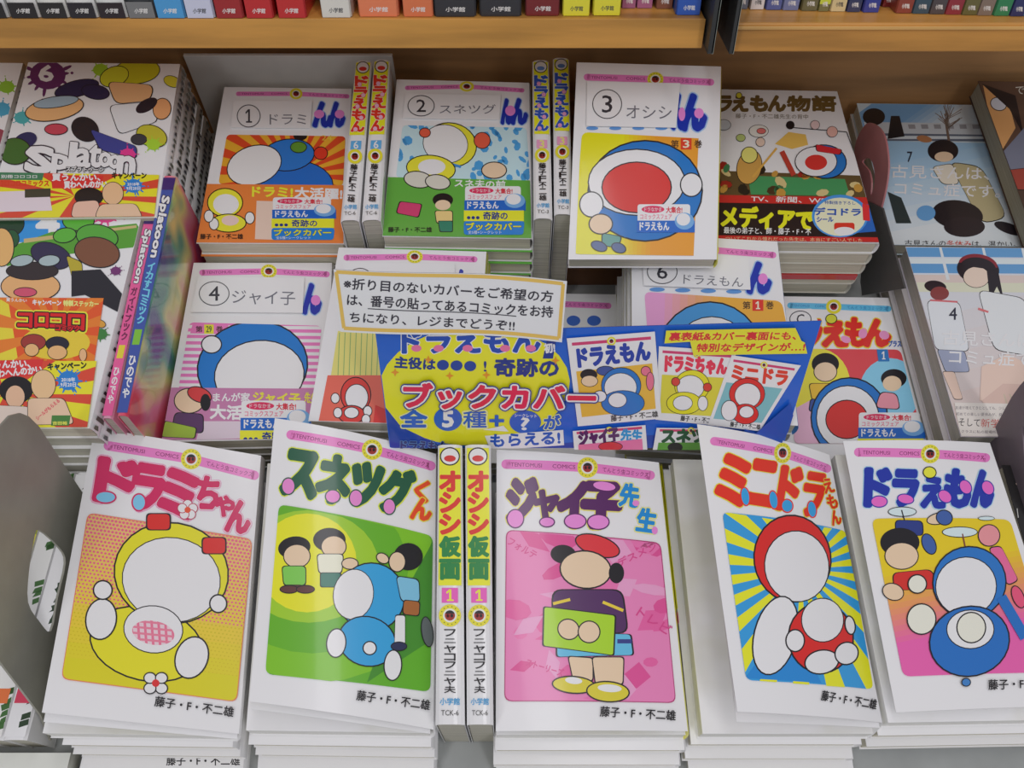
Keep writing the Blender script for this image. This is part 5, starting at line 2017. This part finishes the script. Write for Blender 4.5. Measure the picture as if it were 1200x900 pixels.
# front left pile
S = flat([(-12, 258), (165, 257), (-104, 503), (105, 502)], 47)
r, f, sp = make_book('glossy comic with blue corner and green shapes, orange band, top of the front left pile', G_LEFT, S, 0.0138)
spine_scribble(sp, S, 0.0138, 31)
for k, (r2, q2) in enumerate(pile([S.TL, S.TR, S.BL, S.BR], 7, 0.0143, 'the glossy comic with the blue corner', 'books piled at the left', drift=(0.0001, 0.0), start=0.0138, jit=.0006, pages=M_GREYPAGE())):
    spine_scribble([c for c in r2.children if c.name.startswith('spine')][0], Surf(q2), 0.0138, k + 32)
A = Art(S)
A.poly([(20, 250), (85, 252), (80, 278), (26, 282)], (50, 140, 215))
A.poly([(16, 266), (30, 264), (30, 284), (20, 284)], (50, 140, 215))
A.text('4', (44, 262), (68, 262), 23, (238, 238, 242), 0.10)
A.poly([(10, 290), (60, 272), (160, 262), (165, 270), (156, 290), (60, 300), (8, 312)], (84, 150, 50))
A.poly([(28, 280), (160, 264), (160, 267), (28, 285)], (190, 170, 120))
splat(A, 124, 255, 12, (214, 70, 140), 10, 2, .5)
A.ell(92, 259, 18, 11, (90, 170, 60), 0, 1)
A.ell(76, 276, 13, 8, (90, 170, 60), -10, 1)
A.ell(8, 262, 20, 16, (30, 60, 40), 0, .8)
A.ell(14, 280, 8, 10, (36, 84, 50), 0, .8)
A.ell(2, 290, 14, 22, (222, 170, 110), 0, .8)
A.ell(114, 278, 24, 14, (84, 160, 60), 8, 1)
A.ell(114, 296, 26, 17, (120, 76, 56), 10, 1)
A.ell(60, 300, 24, 14, (48, 42, 76), 20, .8)
A.rr([(78, 300), (96, 308), (98, 340), (88, 338)], 4, (176, 160, 50), .8)
A.poly([(84, 318), (118, 316), (148, 350), (142, 368), (100, 346), (84, 348)], (36, 34, 44))
A.ell(36, 336, 34, 17, (222, 166, 116), 0, 1)
A.ell(38, 318, 30, 10, (50, 40, 44), 0, .8)
A.ell(26, 306, 13, 6, (160, 176, 186), -10, .8)
A.ell(58, 306, 12, 6, (160, 176, 186), -6, .8)
A.ell(30, 343, 13, 5, (200, 80, 110), 0, .8)
splat(A, 136, 318, 6, (110, 50, 110), 7, 3)
splat(A, 118, 392, 8, (60, 120, 60), 7, 6)
A.ell(118, 380, 6, 4, (206, 150, 60), 20, .6)
OB = [(-60, 349), (122, 350), (111, 424), (-80, 424)]
A.poly(OB, (214, 84, 40))
A.poly([(-10, 352), (10, 352), (22, 424), (-20, 424)], (222, 200, 60))
A.rays(OB, (66, 390), 14, (226, 120, 46), 90, 5)
A.ell(66, 402, 40, 20, (228, 190, 60))
A.text('買うんかい', (8, 352), (32, 353), 4, (236, 226, 220), 0.03)
A.text('キャンペーン', (39, 355), (72, 356), 6, (236, 232, 230), 0.06)
A.text('特製ステッカー', (75, 356), (116, 357), 6.5, (232, 226, 130), 0.05)
W_ = []
for c, x0, x1, y0, y1 in (('コ', 22, 38, 368, 384), ('ロ', 42, 57, 368, 384), ('コ', 60, 77, 369, 385), ('ロ', 81, 99, 370, 387)):
    W_.append((c, x0, y0, x1, y1, .06))
A.word(W_, (206, 30, 36), [(0.24, (226, 210, 60)), (0.13, (40, 24, 28))], 2)
A.text('コミック', (66, 385), (94, 386), 7, (206, 30, 36), 0.06, [(0.16, (40, 24, 28))])
A.ell(40, 402, 14, 9, (150, 54, 50), 0, .7)
A.ell(38, 411, 8, 7, (222, 170, 120), 0, .6)
A.ell(68, 404, 13, 8, (36, 34, 50), 0, .7)
A.ell(68, 414, 11, 8, (222, 170, 120), 0, .6)
A.ell(98, 417, 4, 7, (222, 170, 130), 0, .5)
M = campaign_band(A, [(-84, 424), (114, 424), (103, 502), (-104, 502)])
A.poly([(-20, 424), (52, 422), (48, 440), (-20, 448)], (206, 50, 52))
A.text('買うんかい、', (-16, 429), (36, 427), 9, (238, 234, 230), 0.05)
A.text('買わへんのかい', (-10, 440), (50, 434), 9, (238, 234, 230), 0.05)
A.text('キャンペーン', (57, 431), (102, 429), 8, (40, 40, 30), 0.06)
splat(A, 81, 447, 12, (40, 120, 200), 14, 5, .95)
A.text('2018年', (73, 446), (89, 446), 5, (235, 235, 245), 0.03)
A.text('9月20日', (72, 452), (90, 452), 5, (235, 235, 245), 0.03)
A.ell(20, 458, 20, 16, K)
A.ell(19, 466, 11, 13, (222, 176, 150), 0, .6)
A.rr([(-8, 476), (36, 478), (40, 500), (-20, 500)], 6, (214, 196, 190), .6)
A.ell(52, 452, 14, 17, (224, 180, 140), 0, .6)
A.rr([(34, 468), (76, 468), (88, 498), (34, 499)], 6, (226, 184, 160), .6)
A.text('シールがもらえる', (44, 492), (70, 470), 5, (206, 60, 90), 0.03)
A.poly([(62, 488), (84, 488), (82, 500), (61, 500)], (70, 120, 60))
A.text('吉田裕', (63, 497), (80, 497), 4, (226, 214, 90), 0.03)
A.build('cover_print', f)


# two comics standing spine-up beside the left pile
def lettered_spine(title, tcol, bg, sub, numc):
    def fn(A, S):
        P = lambda a, b: np.array(proj(S.P(a, b)))
        w = np.linalg.norm(P(1, .5) - P(0, .5))
        A.poly([P(.03, .01), P(.97, .01), P(.97, .99), P(.03, .99)], bg)
        A.poly([P(.03, .93), P(.97, .93), P(.97, .99), P(.03, .99)], (60, 40, 110))
        d = P(.5, .62) - P(.5, .90)
        A.text(title, P(.5, .90), P(.5, .62), w * .72, (238, 236, 240), 0.06, [(0.14, (40, 34, 60))])
        A.vtext(sub, P(.5, .60), P(.5, .34), w * .5, tcol, 0.05)
        A.poly([P(.2, .26), P(.8, .26), P(.8, .32), P(.2, .32)], numc)
        A.vtext('ひのでや', P(.5, .22), P(.5, .06), w * .5, (230, 226, 232), 0.04)
    return fn


spine_book('pink-spined comic standing spine up beside the front left pile', 'comics standing spine up at the left', [(171, 248), (184, 248), (119, 490), (131, 490)], 45, 0.111,
           lettered_spine('Splatoon', (110, 40, 80), (222, 90, 150), 'ガイドブック', (214, 196, 60)), cover=(214, 150, 180))
e = spine_book('blue-spined comic with a rainbow-coloured glossy cover, standing spine up', 'comics standing spine up at the left', [(190, 206), (207, 206), (136, 487), (149, 487)], 49, 0.113,
               lettered_spine('Splatoon', (110, 190, 220), (60, 80, 160), 'イカすコミック', (120, 180, 60)), cover=(150, 150, 180))
for c in e.children:
    if c.name.startswith('jacket'):
        c.data.materials[0] = multi_mat('rainbow_print', [(60, 60, 130), (90, 150, 130), (206, 196, 130), (216, 120, 150), (206, 60, 90), (110, 60, 120)], 14)


# ------------------------------------------------------------------ bookends
def plate(name, u0, outer, hole, m, parent, thick=0.0014):
    vo = [at_u(x, y, u0) for x, y in outer]
    vh = [at_u(x, y, u0) for x, y in hole] if hole else []
    P = np.array(vo + vh)
    ab = np.stack([(P - O) @ V, (P - O) @ N], 1)
    n, k = len(vo), len(vh)
    es = [(i, (i + 1) % n) for i in range(n)] + [(n + i, n + (i + 1) % k) for i in range(k)]
    ov, oe, of, _, _, _ = delaunay_2d_cdt([Vector(p) for p in ab], es, [], 0, 1e-7)

    def ins(c, poly):
        r_ = False
        for i in range(len(poly)):
            a, b = poly[i - 1], poly[i]
            if (a[1] > c[1]) != (b[1] > c[1]) and c[0] < a[0] + (c[1] - a[1]) * (b[0] - a[0]) / (b[1] - a[1]):
                r_ = not r_
        return r_
    tri = []
    for f_ in of:
        c = np.mean([ov[i] for i in f_], 0)
        if ins(c, ab[:n]) and not (k and ins(c, ab[n:])):
            tri.append(list(f_))
    base = [O + V * p[0] + N * p[1] + U * u0 for p in ov]
    vs = base + [p - U * thick for p in base]
    m0 = len(base)
    fs = tri + [[i + m0 for i in t_[::-1]] for t_ in tri]
    ed = {}
    for t_ in tri:
        for i in range(len(t_)):
            ed[(t_[i - 1], t_[i])] = 1
    for (a, b) in ed:
        if (b, a) not in ed:
            fs.append([b, a, a + m0, b + m0])
    o = mesh_obj(name, vs, fs, m, parent)
    bm = bmesh.new()
    bm.from_mesh(o.data)
    bmesh.ops.recalc_face_normals(bm, faces=bm.faces)
    bm.to_mesh(o.data)
    bm.free()
    return o


def smooth_poly(pts, n=4):
    out = []
    m = len(pts)
    for i in range(m):
        p0, p1, p2, p3 = [np.array(pts[(i + k - 1) % m], float) for k in range(4)]
        for j in range(n):
            t = j / n
            out.append(tuple(0.5 * ((2 * p1) + (-p0 + p2) * t + (2 * p0 - 5 * p1 + 4 * p2 - p3) * t * t + (-p0 + 3 * p1 - 3 * p2 + p3) * t ** 3)))
    return out


e = empty('bookend', uvh(-.288, 0.0, -.05), 'large grey metal bookend with a cut-out slot, left of the front row', 'bookend')
plate('plate', -.288, [(24, 484), (34, 488), (46, 500), (70, 537), (100, 582), (104, 640), (80, 800), (60, 868), (48, 838), (0, 775), (-40, 735), (-70, 640), (-30, 540), (0, 500), (12, 487)],
      smooth_poly([(46, 621), (70, 642), (77, 660), (68, 700), (60, 740), (46, 728), (33, 706), (34, 670), (40, 632)], 3),
      mat((142, 140, 134), 0.4, kind='metal'), e)

e = empty('bookend', uvh(.306, .3, DK), 'dusty pink oval bookend with a curved slot, before the snowy comic', 'bookend')
plate('plate', .306, smooth_poly([(1017, 145), (1030, 148), (1039, 162), (1043, 190), (1041, 215), (1034, 245), (1028, 257), (1018, 238), (1008, 214), (1003, 190), (1005, 166)], 4),
      smooth_poly([(1012, 190), (1018, 185), (1024, 190), (1027, 205), (1026, 220), (1022, 229), (1023, 214), (1020, 200)], 3),
      mat((160, 100, 106), 0.35, kind='metal'), e)
plate('arm', .3045, [(1019, 236), (1036, 244), (1062, 338), (1012, 346), (1010, 330)], None, mat((70, 68, 70), 0.4, kind='metal'), e)  # metal arm; its dark colour also paints the black shadow beside the pile

e = empty('bookend', uvh(.352, .1, -.05), 'grey-purple bookend edge at the right, above the dark book', 'bookend')
plate('plate', .352, smooth_poly([(1235, 425), (1200, 452), (1176, 492), (1163, 519), (1165, 538), (1173, 549), (1186, 536), (1204, 512), (1240, 480)], 3), None,
      mat((108, 96, 108), 0.4, kind='metal'), e, 0.003)
plate('arm', .3495, [(1170, 520), (1200, 500), (1210, 640), (1190, 700)], None, mat((108, 96, 108), 0.4, kind='metal'), e)

# dark book at the right edge
S = topleft((1174, 545), (1340, 548), -9, 0.174)
r, f, sp = make_book('black comic with white scratch-like lines at the right edge, below the bookend', 'books at the right front corner', S, 0.014, cover=(34, 32, 34))
pile([S.TL, S.TR, S.BL, S.BR], 1, 0.0138, 'the black comic at the right edge', 'books at the right front corner', start=0.014)
A = Art(S)
rnd = random.Random(8)
for i in range(60):
    x, y = rnd.uniform(1178, 1240), rnd.uniform(552, 700)
    A.line((x, y), (x + rnd.uniform(0, 2.5), y + rnd.uniform(4, 11)), .9, (190, 188, 190), i == 0)
A.poly([(1190, 566), (1196, 570), (1203, 574), (1203, 585), (1197, 578)], (206, 180, 170))
A.build('cover_print', f)


# ------------------------------------------------------------------ books left of the grey bookend
def plain_spine(cols):
    def fn(A, S):
        P = lambda a, b: np.array(proj(S.P(a, b)))
        A.poly([P(.05, .01), P(.95, .01), P(.95, .99), P(.05, .99)], cols[0])
        g = random.Random(len(cols) + cols[0][0])
        for i in range(34):
            b0 = g.uniform(.02, .97)
            A.poly([P(g.uniform(.5, .7), b0), P(.95, b0 + .01), P(.93, b0 + .03), P(g.uniform(.5, .8), b0 + .02)], cols[1], i == 0)
        A.poly([P(.1, .12), P(.8, .12), P(.8, .17), P(.1, .17)], cols[2])
    return fn


def uv_px(u0, u1, v0, v1, h):
    return [tuple(proj(uvh(a, b, h))) for a, b in ((u0, v1), (u1, v1), (u0, v0), (u1, v0))]


for k, (cs, lb) in enumerate((
        (((226, 224, 226), (40, 60, 40), (200, 60, 90)), 'white-spined book with a dark ink edge, seen through the slot of the grey bookend'),
        (((222, 222, 220), (60, 100, 50), (214, 110, 60)), 'white-spined book with green ink edge, second from the grey bookend'),
        (((214, 206, 60), (140, 150, 40), (206, 60, 50)), 'yellow-spined book, third from the grey bookend'))):
    u1 = -.2905 - k * .0148
    spine_book(lb, 'books standing left of the grey bookend', uv_px(u1 - .0142, u1, -.088, .086, -.012 - .001 * k), -12 - k, .0375, plain_spine(cs), name='comic_book')
q = [uvh(-.40, -.0925, -.034), uvh(-.272, -.0925, -.034), uvh(-.40, -.27, -.034), uvh(-.272, -.27, -.034)]
S = Surf(q)
r, f, sp = make_book('glossy comic with green and purple edge lying at the bottom left corner', 'books at the front left corner', S, 0.0135, cover=(206, 206, 206))
A = Art(S)
A.poly([(-60, 868), (60, 866), (62, 874), (-60, 880)], (100, 180, 60))
A.poly([(22, 867), (62, 866), (66, 878), (20, 879)], (96, 50, 100))
A.build('cover_print', f)

# ------------------------------------------------------------------ poster and notice
TLp, TRp = at_z(440, 391, .512), at_z(963, 376, .512)
BLp, BRp = at_z(457, 525, .576), at_z(917, 525, .576)
S = Surf([TLp, TRp, BLp, BRp], 0.0, 24, 10)
e = empty('poster', (BLp + BRp) / 2, 'blue glossy poster with yellow oval and small cover pictures, standing behind the front row', 'poster')
o = sheet('sheet', S, 24, 10, 0.0005, mat((30, 90, 196), 0.2, 0.5), e)
A = Art(S)
PB, PR = (30, 70, 170), (210, 34, 76)
A.poly([(457, 528), (560, 540), (800, 540), (916, 528), (870, 500), (560, 528)], (24, 60, 160))
CLP = [(440, 391), (963, 376), (916, 528), (457, 528)]
A.clip = CLP
A.ell(556, 452, 112, 70, (218, 212, 40), -3)
A.clip = None
A.poly([(446, 470), (470, 500), (520, 524), (560, 528), (458, 528)], (24, 60, 160))
A.text('ドラえもん', (472, 400), (632, 399), 26, PB, 0.06, [(0.10, (238, 236, 242))])
for x in (488, 514, 548, 592, 622):
    A.ell(x, 408, 6, 4, (226, 110, 160))
A.poly([(641, 398), (652, 396), (648, 420), (636, 420)], (24, 50, 140))
A.text('初!', (638, 408), (650, 407), 11, (236, 236, 244), 0.05)
A.text('主役は', (463, 424), (510, 427), 13, (30, 50, 130), 0.05)
for i, x in enumerate((519, 535, 551)):
    A.ell(x, 427.5 + i * .6, 7, 6, (30, 60, 150), 0)
A.text('!', (567, 429), (570, 429), 12, (30, 50, 130), 0.03)
A.text('奇跡の', (580, 430), (654, 431), 20, (30, 50, 130), 0.05)
for x, y in ((463, 436), (527, 440), (570, 439), (502, 421), (651, 422)):
    A.poly([(x, y - 5), (x + 1.4, y - 1.4), (x + 5, y), (x + 1.4, y + 1.4), (x, y + 5), (x - 1.4, y + 1.4), (x - 5, y), (x - 1.4, y - 1.4)], (222, 140, 40))
A.text('全', (470, 490), (500, 490), 19, (40, 90, 190), 0.05, [(0.11, (232, 230, 150))])
A.ell(525, 490.5, 16.5, 14, (40, 90, 190))
A.text('5', (519, 490.5), (531, 490.5), 18, (232, 232, 240), 0.07)
A.text('種', (543, 491), (570, 491), 19, (40, 90, 190), 0.02, [(0.11, (232, 230, 150))])
A.text('+', (574, 492.5), (590, 492.5), 12, (40, 90, 190), 0.06)
A.ell(615.5, 494, 18.5, 13.5, (40, 90, 190))
A.text('シークレット', (603, 486), (629, 487), 4, (225, 226, 240), 0.02)
A.text('?', (611, 496), (620, 496), 14, (232, 232, 240), 0.05)
A.text('が', (638, 494), (656, 494), 16, (40, 90, 190), 0.05, [(0.11, (232, 230, 150))])
A.poly([(568, 510), (660, 503), (661, 521), (575, 527)], (224, 226, 234))
A.text('もらえる!', (575, 516), (656, 512), 14, (30, 80, 180), 0.05)
A.text('ドラえもん', (470, 521), (524, 522), 10, (36, 44, 110), 0.06, [(0.12, (90, 130, 190))])
A.poly([(566, 503), (596, 505), (590, 498)], (224, 226, 234))


def mini(q, title, tc, bg, shapes, tail=None, cut=False, twos=None):
    TL_, TR_, BR_, BL2 = [np.array(p, float) for p in q]
    M = lambda a, b: tuple((TL_ * (1 - a) + TR_ * a) * (1 - b) + (BL2 * (1 - a) + BR_ * a) * b)
    A.poly([TL_, TR_, BR_, BL2], (226, 224, 232))
    w = np.linalg.norm(TR_ - TL_)
    A.line(M(.05, .07), M(.95, .07), w * .035, (196, 60, 110))
    c = M(.5, .07)
    emblem(A, c[0], c[1], w * .05)
    hh = w * .2
    if twos:
        A.text(title, M(.08, .25), M(.62, .24), hh, tc, 0.07)
        A.text(twos, M(.66, .22), M(.94, .32), hh * .8, (40, 140, 205), 0.05)
    else:
        A.text(title, M(.1, .23), M(.92, .21), hh, tc, 0.07)
    if cut:
        A.poly([M(.06, .42), M(.94, .4), M(.94, 1), M(.06, 1)], bg)
    else:
        A.poly([M(.06, .38), M(.94, .36), M(.94, .88), M(.06, .9)], bg)
        author(A, M(.4, .945), M(.96, .94), w * .07)
    for (a, b, ra, rb, cc) in shapes:
        p = M(a, b)
        A.ell(p[0], p[1], w * ra, w * rb, cc, 0, .6)
    return M


WH = (234, 232, 238)
mini([(772, 405), (863, 411), (840, 498), (768, 491)], 'ドラミちゃん', (214, 50, 80), (206, 196, 60),
     [(.5, .5, .22, .2, Y2), (.48, .52, .17, .15, WH), (.42, .74, .22, .14, Y2), (.4, .74, .12, .09, WH), (.7, .72, .06, .09, WH), (.26, .46, .05, .05, (200, 60, 50)), (.72, .5, .05, .05, (200, 60, 50))])
A.rays([(869, 438), (925, 452), (892, 497), (842, 490)], (888, 460), 1, (60, 150, 205), 1, 0)
mini([(857, 415), (938, 427), (890, 504), (829, 497)], 'ミニドラ', (210, 60, 40), (120, 176, 190),
     [(.45, .5, .25, .22, (206, 40, 36)), (.47, .52, .18, .17, WH), (.58, .78, .18, .14, (206, 40, 36)), (.58, .75, .1, .08, WH), (.28, .76, .11, .14, WH)])
mini([(664, 395), (767, 387), (775, 489), (677, 498)], 'ドラえもん', (36, 60, 160), (222, 170, 60),
     [(.2, .43, .09, .06, K), (.2, .5, .09, .06, SKIN), (.4, .4, .1, .05, (60, 80, 150)), (.86, .44, .05, .05, (226, 110, 140)), (.9, .56, .04, .1, (226, 110, 140)),
      (.56, .58, .22, .2, (38, 110, 190)), (.55, .6, .18, .16, WH), (.56, .78, .24, .14, (38, 110, 190)), (.5, .74, .1, .08, WH), (.3, .68, .07, .06, WH)])
mini([(671, 503), (756, 496), (759, 535), (674, 542)], 'ジャイ子', C3, (226, 110, 160), [(.5, .55, .16, .06, (200, 50, 60))], None, True, '先生')
mini([(769, 499), (850, 500), (850, 540), (762, 540)], 'スネツグ', (30, 80, 50), (90, 150, 60), [(.3, .55, .1, .06, K)], None, True)
A.poly([(780, 385), (931, 382), (938, 397), (942, 399), (945, 412), (812, 414), (808, 398), (778, 400)], (214, 208, 50))
A.text('裏表紙&カバー裏面にも、', (784, 392), (932, 391), 9.5, (200, 40, 50), 0.04, sh=.2)
A.text('特別なデザインが…!', (816, 405), (942, 404), 9.5, (200, 40, 50), 0.04, sh=.2)
A.text('ブックカバー', (474, 461), (697, 464), 28, PR, 0.055, [(0.17, (30, 50, 140)), (0.12, (240, 238, 244))])
A.poly([(872, 500), (885, 505), (925, 470), (930, 490), (910, 526), (865, 526)], (24, 70, 170))
A.build('poster_print', o)

# yellow-framed notice: same plane as the poster, a few millimetres in front
pn = S.n
p0 = S.TL + pn * 0.0035


def on_notice(x, y):
    d = ray(x, y)
    return CAM + d * (((p0 - CAM) @ pn) / (d @ pn))


qn = [on_notice(391, 315), on_notice(664.5, 329.5), on_notice(399, 388), on_notice(658.5, 401)]
SN = Surf(qn, -0.0015, 24, 6)
# gentle wave of the laminated sheet
_P = SN.P
wv = SN.n
SN.P = lambda a, b: _P(a, b) + wv * 0.0016 * np.sin(np.asarray(a, float)[..., None] * 6.0 + 0.4)
e = empty('notice', (qn[2] + qn[3]) / 2, 'white notice with yellow frame and three lines of black writing, above the blue poster', 'notice')
o = sheet('sheet', SN, 24, 6, 0.0004, mat((214, 214, 224), 0.35, 0.2), e)
A = Art(SN)
GD = (214, 178, 92)
for a, b in (((394, 318.5), (660, 332.5)), ((660, 332.5), (655, 396.5)), ((655, 396.5), (403, 384.5)), ((403, 384.5), (394, 318.5))):
    A.line(a, b, 4.2, GD)
TK = (48, 46, 58)
A.text('※折り目のないカバーをご希望の方', (403, 332), (648, 347.5), 13, TK, 0.02)
A.text('は、番号の貼ってあるコミックをお持', (407, 351), (648, 365.5), 13, TK, 0.02)
A.text('ちになり、レジまでどうぞ!!', (410, 371.5), (603, 381.5), 11.5, TK, 0.02)
A.line((431, 361.5), (605, 370.5), 1.0, TK)
A.build('notice_print', o)
# clear plastic holder that carries poster and notice
e = empty('sign_holder', (BLp + BRp) / 2 - S.n * 0.004, 'grey metal stand behind the blue poster', 'sign stand')
for t0 in (0.3, 0.7):
    a = S.P(t0, 0.0) - S.n * .003
    b = S.P(t0, 0.93) - S.n * .003
    box('rod', [b - U * .0015, b + U * .0015, a - U * .0015, a + U * .0015], .003, mat((150, 150, 154), .3, metal=.6), e, d=S.n, b=0.0005)
